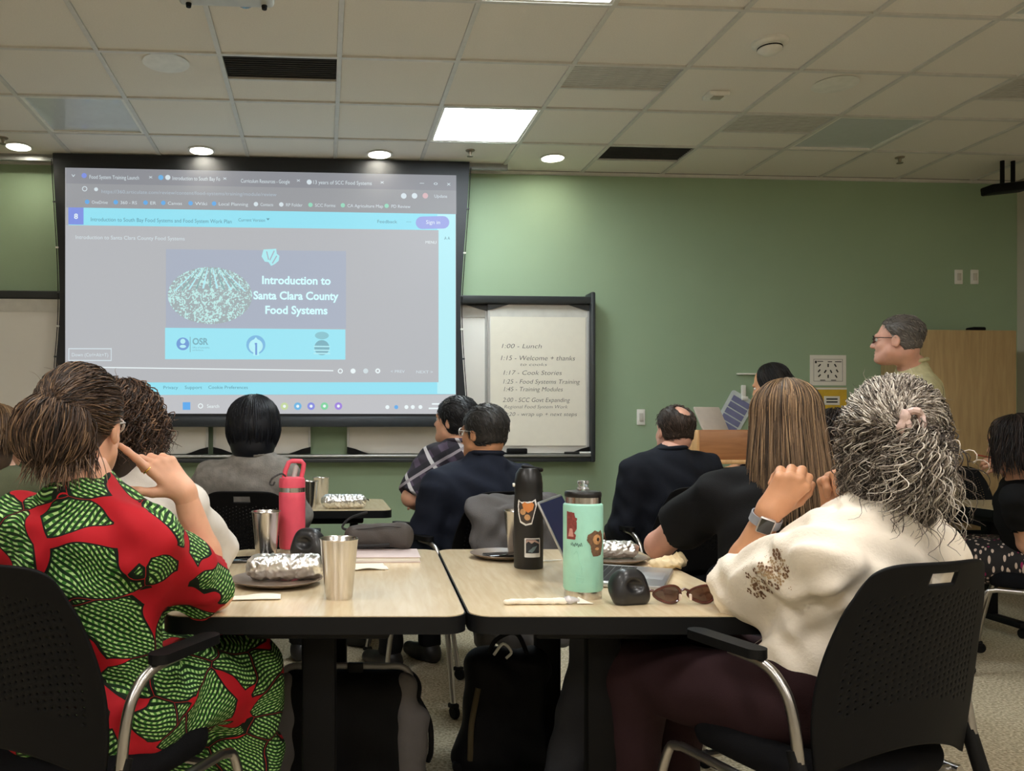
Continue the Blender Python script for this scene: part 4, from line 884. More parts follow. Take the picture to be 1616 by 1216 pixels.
MB().add([(.06, -.014, .004), (.105, -.01, .003), (.095, .012, .004), (.07, .016, .016)], [(0, 1, 2, 3)]).build('paper_end', nap, e)
# notebook stack and pencil pouch
e = empty('closed_notebook', at(560, 882), -PSI+.02, 'closed pale notebook lying under the pencil pouch', 'notebook')
MB().rbox((0, .02, .009), (.44, .19, .014), .003).build('page_block', paper_w, e); MB().rbox((0, .02, .0175), (.445, .195, .003), .001).rbox((0, .02, .0015), (.445, .195, .003), .001).build('cover', M('pale pink cover', (206, 188, 184), .5), e)
pz = at(598, 876)+A(0, .04, .02); e = empty('pencil_pouch', pz, -PSI); e.scale = (1.0, 1.0, 1.25); tag(e, 'dark grey zipped pencil pouch lying on the notebook', 'pouch')
pouch_m = M('charcoal canvas', (72, 66, 62), .7, bump=.3, bscale=350)
v, q = surf([rc((-.09, 0, .034), (.09, 0, .04), .03, .034, .03), rc((-.085, 0, .02), (.095, 0, .022), .022, .024, .03), pl((0, 0, -1), 0)], .004, folds(.0018, 60)); v[:, 2] -= v[:, 2].min(); link('body', np_mesh('pouch', v, [q], pouch_m), e)
MB().tube(bez([(-.1, -.018, .056), (-.04, -.03, .06), (.04, -.032, .066), (.11, -.02, .06)], 6), .0022, 6).build('zipper', M('dark zip', (44, 40, 38), .4), e)
MB().tube(bez([(-.09, -.02, .04), (-.13, -.03, .03), (-.1, -.045, .012), (-.02, -.05, .012), (.04, -.042, .014)], 6), .005, 8).build('wrist_strap', M('black webbing', (30, 29, 30), .8), e)
MB().tube(bez([(-.1, 0, .05), (-.13, .01, .06), (-.1, .03, .085), (-.04, .05, .1)], 6), .004, 8).build('cord', MATS['black webbing'], e)
# drink with straw, small objects on the far table
e = empty('drink_cup', at(283, 790)+A(0, 0, 0), 0, 'pale takeaway cup with a white straw on the far table', 'cup')
MB().lathe([(0, 0), (.035, 0), (.045, .13), (.047, .135), (.047, .142), (.04, .145), (0, .146)], 28).build('cup', M('pale paper cup', (214, 210, 200), .5), e); MB().tube([(-.01, 0, .1), (-.025, 0, .23)], .004, 8).build('straw', white_plastic, e)
e = empty('key_bundle', at(570, 794), .2, 'small black tangle of keys beside the far foil burrito', 'keys')
for i in range(4): MB().tube([(-.03+.02*i+.018*math.cos(a), .014*math.sin(a), .008+.006*(i % 2)+.012*abs(math.sin(a+i))) for a in np.linspace(0, 2*math.pi, 14, endpoint=False)], .003, 6, closed=True).build('ring', M('dark metal', (70, 70, 70), .4, .6), e)
# tray on the small table by the cabinet
o = MB().rbox((0, 0, .01), (.36, .2, .02), .006).build('dark_tray', M('dark glossy tray', (50, 44, 38), .2, coat=.6), None, W(3.78, 4.86, TZ), (0, 0, 0)); tag(o, 'dark glossy tray on the small table at the cabinet', 'tray')

# ------------------------------------------------------------------ bags under the tables
bag_black = M('black nylon', (15, 15, 17), .65, spec=.2, bump=.25, bscale=300); bag_grey = M('grey canvas', (116, 112, 112), .8, bump=.25, bscale=300)
p = W(-.105, 2.72); e = empty('grey_black_backpack', p, -PSI, 'grey and black wide-mouth backpack under the left table', 'backpack')
v, q = surf([rc((-.17, 0, .06), (.17, 0, .06), .075, .075, .05), rc((-.17, 0, .34), (.17, 0, .34), .06, .06, .05), rc((-.17, 0, .06), (-.17, 0, .34), .075, .06, .05), rc((.17, 0, .06), (.17, 0, .34), .075, .06, .05), el((0, 0, .2), (.2, .085, .2), None, .05), pl((0, 0, -1), 0)], .009, folds(.003, 30)); link('body', np_mesh('body', v, [q], bag_black), e)
for s in (-1, 1):
    v, q = surf([rc((s*.195, -.045, .10), (s*.19, -.04, .37), .045, .034, .03), rc((s*.215, -.04, .1), (s*.225, -.04, .26), .035, .04, .03)], .008, folds(.003, 40, s)); link('side_gusset', np_mesh('gusset', v, [q], bag_grey), e)
    MB().tube(bez([(s*.23, -.03, .32), (s*.265, -.04, .25), (s*.27, -.04, .16), (s*.26, -.03, .12)], 5), .009, 8).build('side_strap', bag_black, e)
MB().tube(bez([(-.215, -.035, .34), (-.19, -.03, .415), (-.1, -.035, .425), (.1, -.035, .425), (.19, -.03, .415), (.215, -.035, .34)], 6), .011, 10).build('frame_mouth', M('silver webbing', (150, 148, 146), .5, .3), e)
MB().rbox((.03, -.046, .424), (.05, .022, .03), .005).build('buckle', black_plastic, e)
p = W(.415, 2.93); e = empty('black_tote_bag', p, -PSI+.1, 'black tote bag with a white clasp under the right table', 'bag')
v, q = surf([rc((-.09, 0, .05), (.12, 0, .05), .07, .07, .05), rc((-.06, 0, .36), (.13, 0, .36), .05, .05, .05), rc((-.08, 0, .05), (-.055, 0, .36), .06, .05, .05), rc((.1, 0, .05), (.12, 0, .36), .06, .05, .05), el((.02, 0, .2), (.12, .08, .2), None, .05), pl((0, 0, -1), 0)], .008, folds(.004, 34)); link('body', np_mesh('body', v, [q], bag_black), e)
MB().tube(bez([(-.05, -.03, .39), (-.02, -.05, .46), (.05, -.05, .48), (.1, -.03, .39)], 6), .008, 8).build('handle', bag_black, e)
MB().tube(bez([(-.03, -.055, .41), (.0, -.065, .45), (.03, -.06, .42), (.01, -.065, .4)], 5), .005, 8).build('clasp_ribbon', white_plastic, e)
MB().tube(bez([(-.085, -.06, .3), (-.11, -.07, .18), (-.115, -.07, .06)], 5), .01, 8).build('side_strap', M('olive webbing', (92, 80, 56), .8), e)
MB().rbox((-.135, -.04, .03), (.07, .03, .03), .008).build('strap_end', bag_black, e)
# ------------------------------------------------------------------ people
def nrm(v): v = np.asarray(v, float); return v/np.linalg.norm(v)
def head_R(yaw, pitch=0., roll=0.):
    """columns: right, forward, up. yaw + = turned left, pitch + = looking down, roll + = tilted to the right"""
    return np.array((Matrix.Rotation(math.radians(yaw)-PSI, 3, 'Z')@Matrix.Rotation(math.radians(-pitch), 3, 'X')@Matrix.Rotation(math.radians(roll), 3, 'Y')))
def head_prims(C, R, s=1., nose=1.):
    T = lambda x, y, z: C+R@(A(x, y, z)*s); E = lambda c, r, k=.02, op='u': el(T(*c), A(*r)*s, R, k*s, op); K = lambda a, b, ra, rb, k=.012: rc(T(*a), T(*b), ra*s, rb*s, k*s)
    P = [E((0, -.014, .034), (.077, .096, .083), .03), E((0, .034, -.035), (.061, .06, .086), .03), E((0, .046, -.088), (.043, .042, .032), .03), E((0, -.03, -.045), (.062, .068, .05), .03),
         K((-.05, .028, -.062), (-.02, .07, -.098), .018, .016, .03), K((.05, .028, -.062), (.02, .07, -.098), .018, .016, .03),
         E((-.036, .062, -.03), (.024, .024, .026), .02), E((.036, .062, -.03), (.024, .024, .026), .02),
         K((-.034, .084, .018), (.034, .084, .018), .012, .012, .02)]
    for x in (-1, 1): P.append(E((x*.031, .098, .0), (.017, .014, .011), .012, 's'))
    P += [K((0, .09, .008), (0, .108*nose, -.03), .008, .012, .012), E((-.011, .098*nose, -.034), (.009, .011, .008), .008), E((.011, .098*nose, -.034), (.009, .011, .008), .008),
          E((0, .088, -.061), (.023, .011, .006), .007), E((0, .088, -.073), (.02, .011, .0065), .007), E((0, .0965, -.067), (.021, .006, .0016), .004, 's'), E((0, .082, -.1), (.018, .014, .012), .015)]
    for x in (-1, 1): P += [E((x*.079, -.006, -.012), (.009, .02, .031), .006), E((x*.088, .0, -.01), (.006, .011, .018), .006, 's')]
    return P, T
def hand_prims(Wr, E_, d, n, side, curl=(.6, .7, .8, .9), thumb=.5, splay=.0, s=1., r0=.027, k=.005):
    """d: wrist to knuckles, n: palm side, side +1 right hand"""
    d = nrm(d); n = nrm(n-d*(np.dot(n, d))); t = np.cross(d, n)*side; P = [rc(E_*.25+Wr*.75, Wr, r0*1.08, r0, .02), rc(Wr, Wr+d*.03*s, r0*.92, r0*.85, .02)]
    L = (.083, .09, .084, .072); F3 = ((.044, .026, .021), (.048, .03, .022), (.045, .028, .021), (.036, .021, .018)); X = (.027, .009, -.009, -.026)
    for i in range(4):
        a = Wr+d*.012*s+t*X[i]*.55*s; b = Wr+d*L[i]*s+t*X[i]*s+n*(-.003*s)
        P.append(rc(a, b, .0135*s, .0105*s, .012)); dd = nrm(d+t*splay*(1.5-i)*.5); p = b; ang = 0.
        c = curl[i] if not isinstance(curl[i], (tuple, list)) else None
        for j in range(3):
            ang += (c*(1., 1.15, .7)[j]) if c is not None else curl[i][j]
            q = p+(dd*math.cos(ang)+n*math.sin(ang))*F3[i][j]*s; P.append(rc(p, q, (.0098, .0088, .008)[j]*s, (.009, .0082, .007)[j]*s, k)); p = q
    b = Wr+d*.022*s+t*.018*s+n*.006*s; m_ = nrm(d*.75+t*(1-thumb*.55)+n*(.25+thumb*.5)); p = b; q = p+m_*.042*s; P.append(rc(p, q, .0165*s, .0115*s, .012))
    m2 = nrm(m_+d*.35+n*thumb*.3-t*thumb*.35); q2 = q+m2*.03*s; P.append(rc(q, q2, .0108*s, .01*s, k)); m3 = nrm(m2+d*.15-t*thumb*.35+n*thumb*.15); P.append(rc(q2, q2+m3*.025*s, .0098*s, .0082*s, k))
    return P
def frame_J(hip, deg, J):
    th = math.radians(deg)-PSI; f = A(-math.sin(th), math.cos(th), 0); r = A(math.cos(th), math.sin(th), 0); u = A(0, 0, 1); return f, r, u
EYE = {}
def eyes(T, R, root, O, s=1.):
    wm, im = M('eye white', (226, 220, 212), .2, coat=.5), M('iris dark', (44, 30, 24), .15, coat=.6)
    for x in (-1, 1):
        c = T(x*.031, .0815, .0)-O; ax = R@A(0, 1, 0)
        b = MB().lathe([(.0, -.0115), (.008, -.0082), (.0115, 0), (.0095, .0066), (.0055, .0101)], 14, c, ax).build('eye', wm, root); MB().lathe([(.0058, .0099), (.003, .0114), (0, .0118)], 12, c, ax).build('iris', im, b)
def person(label, hip, deg, J=None, head=None, hyaw=None, hpitch=0., hroll=0., stand=False, skin='skin light', build=(1., 1.), top=None, bottom=None, shoe=(24, 22, 22), v=.010, hands=None, hv=.0045, hs=1.0, neck_r=.052, chest=1.0, bust=0., leg_w=1.0, hipz=None):
    J = dict(J or {}); f, r, u = frame_J(hip, deg, J); O = A(hip[0], hip[1], 0.); bw, bd = build
    hz = hipz or (.91 if stand else .545); H = A(hip[0], hip[1], hz)
    Nb = J.get('neck', H+u*.5); Hd = J.get('head', Nb+u*.15+f*.03)
    sy = J.get('syaw', deg); th = math.radians(sy)-PSI; rs = A(math.cos(th), math.sin(th), 0); fs = A(-math.sin(th), math.cos(th), 0)
    up = nrm(Nb-H)
    SR = J.get('SR', Nb-up*.055+rs*.165*bw); SL = J.get('SL', Nb-up*.055-rs*.165*bw)
    rs = nrm(SR-SL); rs = nrm(rs-up*np.dot(rs, up)); fs = np.cross(up, rs); RT = np.stack([rs, fs, up], 1)
    ER = J.get('ER', SR-u*.26+rs*.05+f*.06); EL = J.get('EL', SL-u*.26-rs*.05+f*.06)
    WR = J.get('WR', ER+f*.22-r*.06-u*.06); WL = J.get('WL', EL+f*.22+r*.06-u*.06)
    HR, HL = H+r*.088*bw, H-r*.088*bw
    if stand: KR, KL, AR, AL = [A(p[0], p[1], z) for p, z in ((HR+f*.02, .49), (HL+f*.03, .49), (HR-f*.01, .085), (HL+f*.02, .085))]
    else:
        KR = J.get('KR', HR+f*.42+r*.03-u*.03); KL = J.get('KL', HL+f*.42-r*.03-u*.03); AR = J.get('AR', A(*(KR+f*.03)[:2], .085)); AL = J.get('AL', A(*(KL+f*.03)[:2], .085))
    fR = nrm((AR-HR)*A(1, 1, 0)+f*.3); fL = nrm((AL-HL)*A(1, 1, 0)+f*.3)
    root = empty('person', O, 0, label, 'person')
    D = np.linalg.norm(Nb-H); mid = lambda t: H+(Nb-H)*t
    torso = [el(H+up*.03-f*.01, A(.165*bw, .125*bd, .12), RT, .06), el(mid(.38), A(.142*bw, .105*bd, .15), RT, .07), el(mid(.68)+fs*.01, A(.152*bw*chest, .112*bd, .15), RT, .07), rc(SL*.8+SR*.2, SR*.8+SL*.2, .062*bd, .062*bd, .06), rc(mid(.9), Nb+up*.015, .075, .06, .05)]
    if bust: torso += [el(mid(.62)+fs*(.085*bd)+rs*x*.07, A(.07, .06, .065)*bust, RT, .05) for x in (-1, 1)]
    bulk = bd
    arms = []
    for S, E, Wr in ((SR, ER, WR), (SL, EL, WL)): arms += [rc(S, E, .05*bulk, .042*bulk, .03), rc(E, E+(Wr-E)*.4, .042*bulk, .038*bulk, .02), rc(E+(Wr-E)*.4, Wr, .038*bulk, .0275, .02)]
    legs = []
    for Hh, K, An in ((HR, KR, AR), (HL, KL, AL)): legs += [rc(Hh, K, .088*leg_w, .062*leg_w, .04), rc(K, K+(An-K)*.35, .058*leg_w, .058*leg_w, .03), rc(K+(An-K)*.35, An, .058*leg_w, .038, .03)]
    Rh = head_R(deg if hyaw is None else hyaw, hpitch, hroll); hp, T = head_prims(Hd, Rh, hs)
    neck = [rc(Nb-up*.01, Hd+Rh@(A(0, -.028, -.06)*hs), neck_r*1.08, neck_r, .03)]
    sk = dict([('skin light', (226, 172, 142)), ('skin tan', (206, 150, 112)), ('skin pink', (216, 162, 140)), ('skin deep', (178, 122, 92))])[skin]
    skm = M(skin, sk, .5, var=.07, scale=22, bump=.05, bscale=500, sss=.08)
    parts = [surf(torso+arms+legs+neck, v), surf(hp+neck, min(hv, v*.6))]
    hh = hands or {}
    for sd, E, Wr, nm in ((1, ER, WR, 'R'), (-1, EL, WL, 'L')):
        q = hh.get(nm, {}); d = q.get('d', nrm(Wr-E)); n = q.get('n', A(0, 0, -1)+.001*f)
        parts.append(surf(hand_prims(Wr, E, d, n, sd, q.get('curl', (.35, .4, .45, .5)), q.get('thumb', .4), q.get('splay', .1), q.get('s', 1.)), q.get('v', .0045)))
    V, Q = join(parts); body = link('body', np_mesh('body', V-O, [Q], skm), root)
    eyes(T, Rh, root, O, hs)
    info = dict(root=root, O=O, T=T, R=Rh, Hd=Hd, Nb=Nb, H=H, f=f, r=r, u=u, fs=fs, rs=rs, up=up, SR=SR, SL=SL, ER=ER, EL=EL, WR=WR, WL=WL, mid=mid, torso=torso, RT=RT, KR=KR, KL=KL, AR=AR, AL=AL, body=body)
    def inflate(pr, a): 
        out = []
        for q in pr:
            if q[0] == 'c': out.append(q[:3]+(q[3]+a, q[4]+a)+q[5:])
            elif q[0] == 'e': out.append(q[:2]+(q[2]+a,)+q[3:])
            else: out.append(q)
        return out
    if top:
        a = top.get('a', .011); sl = top.get('sleeve', 1.0); P = inflate(torso[:4]+torso[5:]+[rc(mid(.82), mid(.95), .085, .068, .05)], a)
        for S, E, Wr in ((SR, ER, WR), (SL, EL, WL)):
            w = top.get('w', .0)
            if sl <= 1: P.append(rc(S, S+(E-S)*sl, .052*bulk+a+w*.4, .046*bulk+a+w, .035, 'b'))
            else:
                e2 = E+(Wr-E)*min(1, sl-1); P += [rc(S, E, .052*bulk+a, .044*bulk+a+w, .035), rc(E, e2, .044*bulk+a+w, (.044-.014*(sl-1))*bulk+a+w*.6, .025, 'b')]
        if top.get('collar'):
            c = Nb+up*.028+fs*.004; P.append(el(c-up*.004, A(.07, .068, .026), RT, .012))
        if top.get('extra'): P += top['extra'](info)
        if 'hem' in top: P.append(pl(-u, -top['hem']))
        V, Q = surf(P, top.get('v', v), folds(top.get('fold', .004), top.get('fs', 34), deg*.01)); o = link(top['name'], np_mesh(top['name'], V-O, [Q], top['mat']), root)
        info['top'] = o
        if top.get('label'): o['label'] = top['label']
        if top.get('collar'):
            pts = [Nb+up*(.034+.012*math.cos(a_))+rs*.066*math.sin(a_)-fs*.062*math.cos(a_)-O for a_ in np.linspace(-2.5, 2.5, 20)]
            MB().tube(pts, .011, 8).build('collar', top['mat'], o)
    if bottom:
        a = bottom.get('a', .012); P = [inflate([torso[0]], a)[0], el(H-f*.04+u*.0, A(.165*bw+a, .11*bd+a, .105), RT, .06)] if not stand else [inflate([torso[0]], a)[0], el(H+up*.12, A(.142*bw+a, .1*bd+a, .09), RT, .05)]
        ln = bottom.get('len', 1.); fl = bottom.get('flare', 0.)
        for Hh, K, An in ((HR, KR, AR), (HL, KL, AL)):
            e2 = K+(An-K)*ln; P += [rc(Hh, K, .09*leg_w+a, .066*leg_w+a+fl*.5, .06 if fl else .04), rc(K, e2, .064*leg_w+a+fl*.5, .046*leg_w+a+fl, .06 if fl else .03, 'b')]
        if bottom.get('skirt'):
            m1, m2 = (HR+HL)/2, (KR+KL)/2; e2 = (KR+(AR-KR)*ln+KL+(AL-KL)*ln)/2
            P += [el((m1+m2)/2+u*.0, A(.15, .26, .085), np.stack([r, nrm(m2-m1), np.cross(r, nrm(m2-m1))], 1), .08), rc(m2+u*.0-f*.02, e2-f*.02, .1, .12, .09, 'b')]
        V, Q = surf(P, bottom.get('v', v), folds(bottom.get('fold', .004), 30, deg*.02)); o = link(bottom['name'], np_mesh(bottom['name'], V-O, [Q], bottom['mat']), root); info['bottom'] = o
    sm = M('shoe %d %d %d' % shoe, shoe, .5)
    for An, ff in ((AR, fR), (AL, fL)):
        V, Q = surf([rc(An+A(0, 0, -.02)-ff*.02, An+A(0, 0, -.045)+ff*.06, .046, .04, .03), rc(An+A(0, 0, -.05)+ff*.04, A(*(An+ff*.16)[:2], .036), .042, .036, .03), rc(A(*(An-ff*.04)[:2], .035), A(*(An+ff*.1)[:2], .03), .036, .034, .03), pl((0, 0, -1), -.004)], .008); link('shoe', np_mesh('shoe', V-O, [Q], sm), root)
    return info
# ---- hair
def tubes(paths, rad, sides=3):
    """paths (N,M,3), rad (N,M)"""
    N, Mn, _ = paths.shape; T = np.gradient(paths, axis=1); T /= np.linalg.norm(T, axis=2, keepdims=True)+1e-9
    ref = nrm(A(.31, .77, .22)); u = np.cross(T, ref); u /= np.linalg.norm(u, axis=2, keepdims=True)+1e-9; w = np.cross(T, u)
    V = np.stack([paths+(u*math.cos(2*math.pi*k/sides)+w*math.sin(2*math.pi*k/sides))*rad[..., None] for k in range(sides)], 2).reshape(-1, 3)
    b = (np.arange(N)[:, None]*Mn+np.arange(Mn-1)[None]).ravel()*sides; Q = []
    for k in range(sides): k2 = (k+1) % sides; Q.append(np.stack([b+k, b+k2, b+sides+k2, b+sides+k], 1))
    return V, np.concatenate(Q)
def ell(th, ph, r, c): return c+np.stack([r[0]*np.sin(th)*np.sin(ph), r[1]*np.sin(th)*np.cos(ph), r[2]*np.cos(th)], -1)
def curlify(P, amp, turns, rng, taper=True):
    N, Mn, _ = P.shape; T = np.gradient(P, axis=1); T /= np.linalg.norm(T, axis=2, keepdims=True)+1e-9; ref = rng.normal(size=(N, 1, 3)); u = np.cross(T, np.broadcast_to(ref, T.shape)); u /= np.linalg.norm(u, axis=2, keepdims=True)+1e-9; w = np.cross(T, u)
    s = np.linspace(0, 1, Mn)[None]; ph = rng.uniform(0, 6.3, (N, 1)); tn = turns*rng.uniform(.7, 1.3, (N, 1)); am = amp*rng.uniform(.4, 1.3, (N, 1))*(np.minimum(1, s*4) if taper else 1)
    a = ph+2*math.pi*tn*s; return P+u*(am*np.cos(a))[..., None]+w*(am*np.sin(a))[..., None]
def hair_mesh(info, groups, base=None, base_col=(40, 32, 28), name='hair', rough=.42):
    """groups: (paths local to head, radius, palette Nx3 srgb, dark root amount)"""
    O, Hd, R = info['O'], info['Hd'], info['R']; VV = []; QQ = []; TT = []; n = 0
    if base is not None:
        V, Q = base; VV.append(V@R.T+Hd-O); QQ.append(Q); TT.append(np.tile(np.array(lin(base_col)), (len(V), 1))); n = len(V)
    for paths, rad, cols in groups:
        N, Mn, _ = paths.shape; tp = np.linspace(0, 1, Mn); prof = np.minimum(1, .5+tp*3)*np.minimum(1, (1-tp)*3+.25)
        V, Q = tubes(paths, rad[:, None]*prof[None]); VV.append(V@R.T+Hd-O); QQ.append(Q+n); n += len(V)
        c = np.repeat(np.array([lin(x) for x in cols]), Mn*3, 0); TT.append(c)
    return link(name, np_mesh('hair', np.concatenate(VV), [np.concatenate(QQ)], M_hair('hair strands', rough), tint=np.concatenate(TT)), info['root'])
def palette(rng, N, cols, w, jit=.12):
    c = np.array(cols, float)[rng.choice(len(cols), N, p=np.array(w)/sum(w))]; return np.clip(c*rng.uniform(1-jit, 1+jit, (N, 1)), 2, 250)
def local_base(prims, v=.006): return surf(prims, v)
def slerp_dirs(a, b, n):
    a = a/np.linalg.norm(a, axis=1, keepdims=True); b = b/np.linalg.norm(b, axis=1, keepdims=True); om = np.arccos(np.clip((a*b).sum(1), -1, 1))[:, None, None]; t = np.linspace(0, 1, n)[None, :, None]
    return (np.sin((1-t)*om)*a[:, None]+np.sin(t*om)*b[:, None])/np.maximum(np.sin(om), 1e-4)
def fall(rng, N, Mn, ph, th0, th1, L, r, c, spread=.02, back=.0, jit=.006, inward=0.):
    """hair falling from the crown over an ellipsoid then straight down (local head frame)"""
    t = np.linspace(0, 1, Mn)[None]; arc = .5; a = np.minimum(1, t/arc); th = th0[:, None]+(th1[:, None]-th0[:, None])*a
    P = ell(th, np.broadcast_to(ph[:, None], th.shape), r, c); rem = np.maximum(0, t-arc)/(1-arc); P[..., 2] -= rem*L[:, None]
    out = np.stack([np.sin(ph), np.cos(ph), 0*ph], -1)[:, None]; P = P+out*(spread*rem-inward*rem*rem)[..., None]; P[..., 1] -= back*rem
    P += rng.normal(scale=jit, size=(N, 1, 3))*np.minimum(1, .3+t[..., None]); return P
def shorthair(info, col, bald=None, front=.03, nape=-.075, rgh=.55, thick=.009, long=None, v=.005):
    """cropped hair: scalp shell with hairline cut plus short strands lying on it"""
    P = [el((0, -.016, .036), (.078+thick, .098+thick, .083+thick)), el((0, -.03, -.03), (.066+thick, .07+thick, .055), None, .03)]
    if long: P += long
    if bald: P.append(el(*bald, None, .012, 's'))
    P += [pl((0, .8, -.6), front), pl((0, -.25, -1), -nape)]
    for s in (-1, 1): P.append(el((s*.1, .012, -.02), (.03, .022, .034), None, .01, 's'))
    base = surf(P, v, lambda p: (.0012*np.sin(p[:, 0]*420+3*np.sin(p[:, 2]*60))).astype(np.float32)); rng = np.random.default_rng(int(col[0]*7+col[2]))
    V = base[0]; N = 1300; k = rng.integers(0, len(V), N); st = V[k]; dirn = st-A(0, -.02, .02); dirn /= np.linalg.norm(dirn, axis=1, keepdims=True)
    fl = np.tile(A(0, -.7, -.7), (N, 1))+rng.normal(scale=.25, size=(N, 3)); fl -= dirn*(fl*dirn).sum(1, keepdims=True); t = np.linspace(0, 1, 5)[None, :, None]
    paths = st[:, None]+fl[:, None]*.026*t+dirn[:, None]*(.003*np.sin(t*3)-.001)
    return hair_mesh(info, [(paths, rng.uniform(.0007, .0014, N), palette(rng, N, [col, [min(255, c*1.5+12) for c in col]], [3, 1]))], base, tuple(c*.85 for c in col), rough=rgh)
def glasses(info, col, style='rect', lensc=(180, 180, 176), clear=False):
    T, O, R = info['T'], info['O'], info['R']; e = info['root']; gm = M('glasses frame %d' % col[0], col, .3, trans=.4 if clear else 0); g = None; mb = MB()
    for s in (-1, 1):
        ring = [T(s*(.034+.026*math.cos(a)), .104-.01*abs(math.cos(a)), .002+.018*math.sin(a))-O for a in np.linspace(0, 2*math.pi, 20, endpoint=False)]; mb.tube(ring, .0022, 6, closed=True)
        mb.tube([T(s*.06, .094, .008)-O, T(s*.074, .06, .008)-O, T(s*.08, .0, .004)-O, T(s*.082, -.02, -.012)-O], .0022, 6)
        ln = MB().add(ring, [tuple(range(20))])
    mb.tube([T(-.009, .106, .006)-O, T(0, .11, .009)-O, T(.009, .106, .006)-O], .0022, 6)
    g = mb.build('glasses', gm, e)
    for s in (-1, 1):
        ring = [T(s*(.034+.026*math.cos(a)), .1035-.01*abs(math.cos(a)), .002+.018*math.sin(a))-O for a in np.linspace(0, 2*math.pi, 20, endpoint=False)]
        MB().add(ring, [tuple(range(20))]).build('lens', M('spectacle lens', (235, 238, 238), .05, trans=.95, var=.01), g, smooth=0)
    return g
# ------------------------------------------------------------------ the people in the room
cloth = lambda n, c, **k: M(n, c, k.pop('rough', .88), bump=k.pop('bump', .25), bscale=k.pop('bscale', 420), spec=.2, **k)
black_t, navy, dkjack = cloth('black cotton', (18, 18, 19)), cloth('navy jacket cloth', (30, 35, 48)), cloth('dark jacket cloth', (26, 29, 37))
trous = cloth('black trousers', (16, 16, 18)); char = cloth('charcoal trousers', (62, 63, 68)); burg = cloth('burgundy trousers', (42, 24, 27))
knit = cloth('grey knit', (128, 124, 118), var=.2, scale=30, bump=.5, bscale=160); white_b = cloth('white blouse cotton', (240, 230, 214), var=.03, bump=.35, bscale=140)
white_c = cloth('white cotton top', (226, 220, 212)); teal = cloth('dark teal print', (24, 62, 70), var=.8, scale=14); denim = cloth('dark denim', (34, 38, 48)); green_s = cloth('pale green shirt', (188, 182, 142), var=.12, scale=40)

# --- woman in the wax-print dress, elbow on the left table
pr = M_print()
P1 = person('woman in a green and red print dress leaning her head on her hand', W(-.655, 1.94), -24,
    dict(neck=PC(132, 772, 1.84), head=PC(130, 668, 1.88), SR=PC(228, 856, 1.80), SL=PC(-24, 832, 1.97), syaw=-20, ER=PC(338, 932, 2.08), WR=PC(291, 776, 2.02), EL=W(-.98, 2.08, .74), WL=W(-.80, 2.24, .65)),
    hyaw=-4, hpitch=2, hroll=3, skin='skin light', build=(1.08, 1.08), bust=1., v=.0075, hv=.004,
    hands=dict(R=dict(d=PC(228, 706, 2.0)-PC(291, 776, 2.02), n=A(-.45, .8, -.2), curl=((.1, .15, .1), (.9, .9, .6), (1.0, 1.0, .7), (1.0, 1.0, .7)), thumb=-.1, splay=.1, v=.0034, s=1.06)),
    top=dict(name='dress', mat=pr, sleeve=.84, w=.016, a=.015, fold=.0075, fs=34, v=.007, hem=.42), bottom=dict(name='dress_skirt', mat=pr, len=.75, flare=.03, skirt=True, a=.022, fold=.009, v=.009))
glasses(P1, (226, 214, 206), clear=True)
MB().lathe([(.0095, -.0018), (.0112, -.0012), (.0112, .0012), (.0095, .0018)], 16, PC(232, 742, 1.965)-P1['O'], (.5, .1, -.5)).build('finger_ring', M('gold', (220, 180, 90), .25, 1.), P1['root'])
rng = np.random.default_rng(3); r_, c_ = A(.089, .108, .095), A(0, -.014, .033)
br = [(66, 52, 44), (96, 76, 62), (128, 102, 78), (40, 32, 28)]
N = 2600; d0 = rng.normal(size=(N*3, 3)); d0 /= np.linalg.norm(d0, axis=1, keepdims=True); d0 = d0[(d0[:, 1]*.8-d0[:, 2]*.6 < .34) & (d0[:, 2] > -.62+.35*d0[:, 1])][:N]; N = len(d0)
gth = np.tile(nrm(A(-.08, -.95, -.05)), (N, 1))+rng.normal(scale=.07, size=(N, 3)); U = slerp_dirs(d0, gth, 14); lift = 1+rng.uniform(-.02, .07, (N, 1, 1))*np.sin(np.linspace(0, 3.14, 14))[None, :, None]
g1 = (curlify(U*r_*lift+c_, .004, 1.2, rng), rng.uniform(.0008, .0016, N), palette(rng, N, br, [4, 4, 1.5, 2]))
N2 = 1100; bc, brr = A(-.02, -.092, -.022), A(.086, .05, .08); xx = rng.uniform(-1, 1, (N2, 1)); a1 = xx*A(.5, 0, 0)+rng.normal(size=(N2, 3))*.12+A(0, -.25, .95); a2 = xx*A(.8, 0, 0)+rng.normal(size=(N2, 3))*.16+A(0, -.45, -.75); U = slerp_dirs(a1, a2, 16)
g2 = (curlify(U*brr*rng.uniform(.82, 1.1, (N2, 1, 1))+bc, .006, 1.0, rng), rng.uniform(.0009, .0018, N2), palette(rng, N2, br, [4, 4, 2.2, 2.5]))
N3 = 460; ph = rng.uniform(2.2, 4.1, N3); st = ell(np.full(N3, 2.05), ph, A(.08, .1, .098), c_); t = np.linspace(0, 1, 10)[None, :, None]; dn = np.stack([rng.normal(scale=.18, size=N3), rng.normal(-.1, .12, N3), -np.ones(N3)], -1)*rng.uniform(.07, .135, (N3, 1))
g3 = (curlify(st[:, None]+dn[:, None]*t, .005, 1., rng), rng.uniform(.0009, .0016, N3), palette(rng, N3, [(104, 84, 68), (140, 112, 88), (70, 54, 46)], [2, 1.2, 2]))
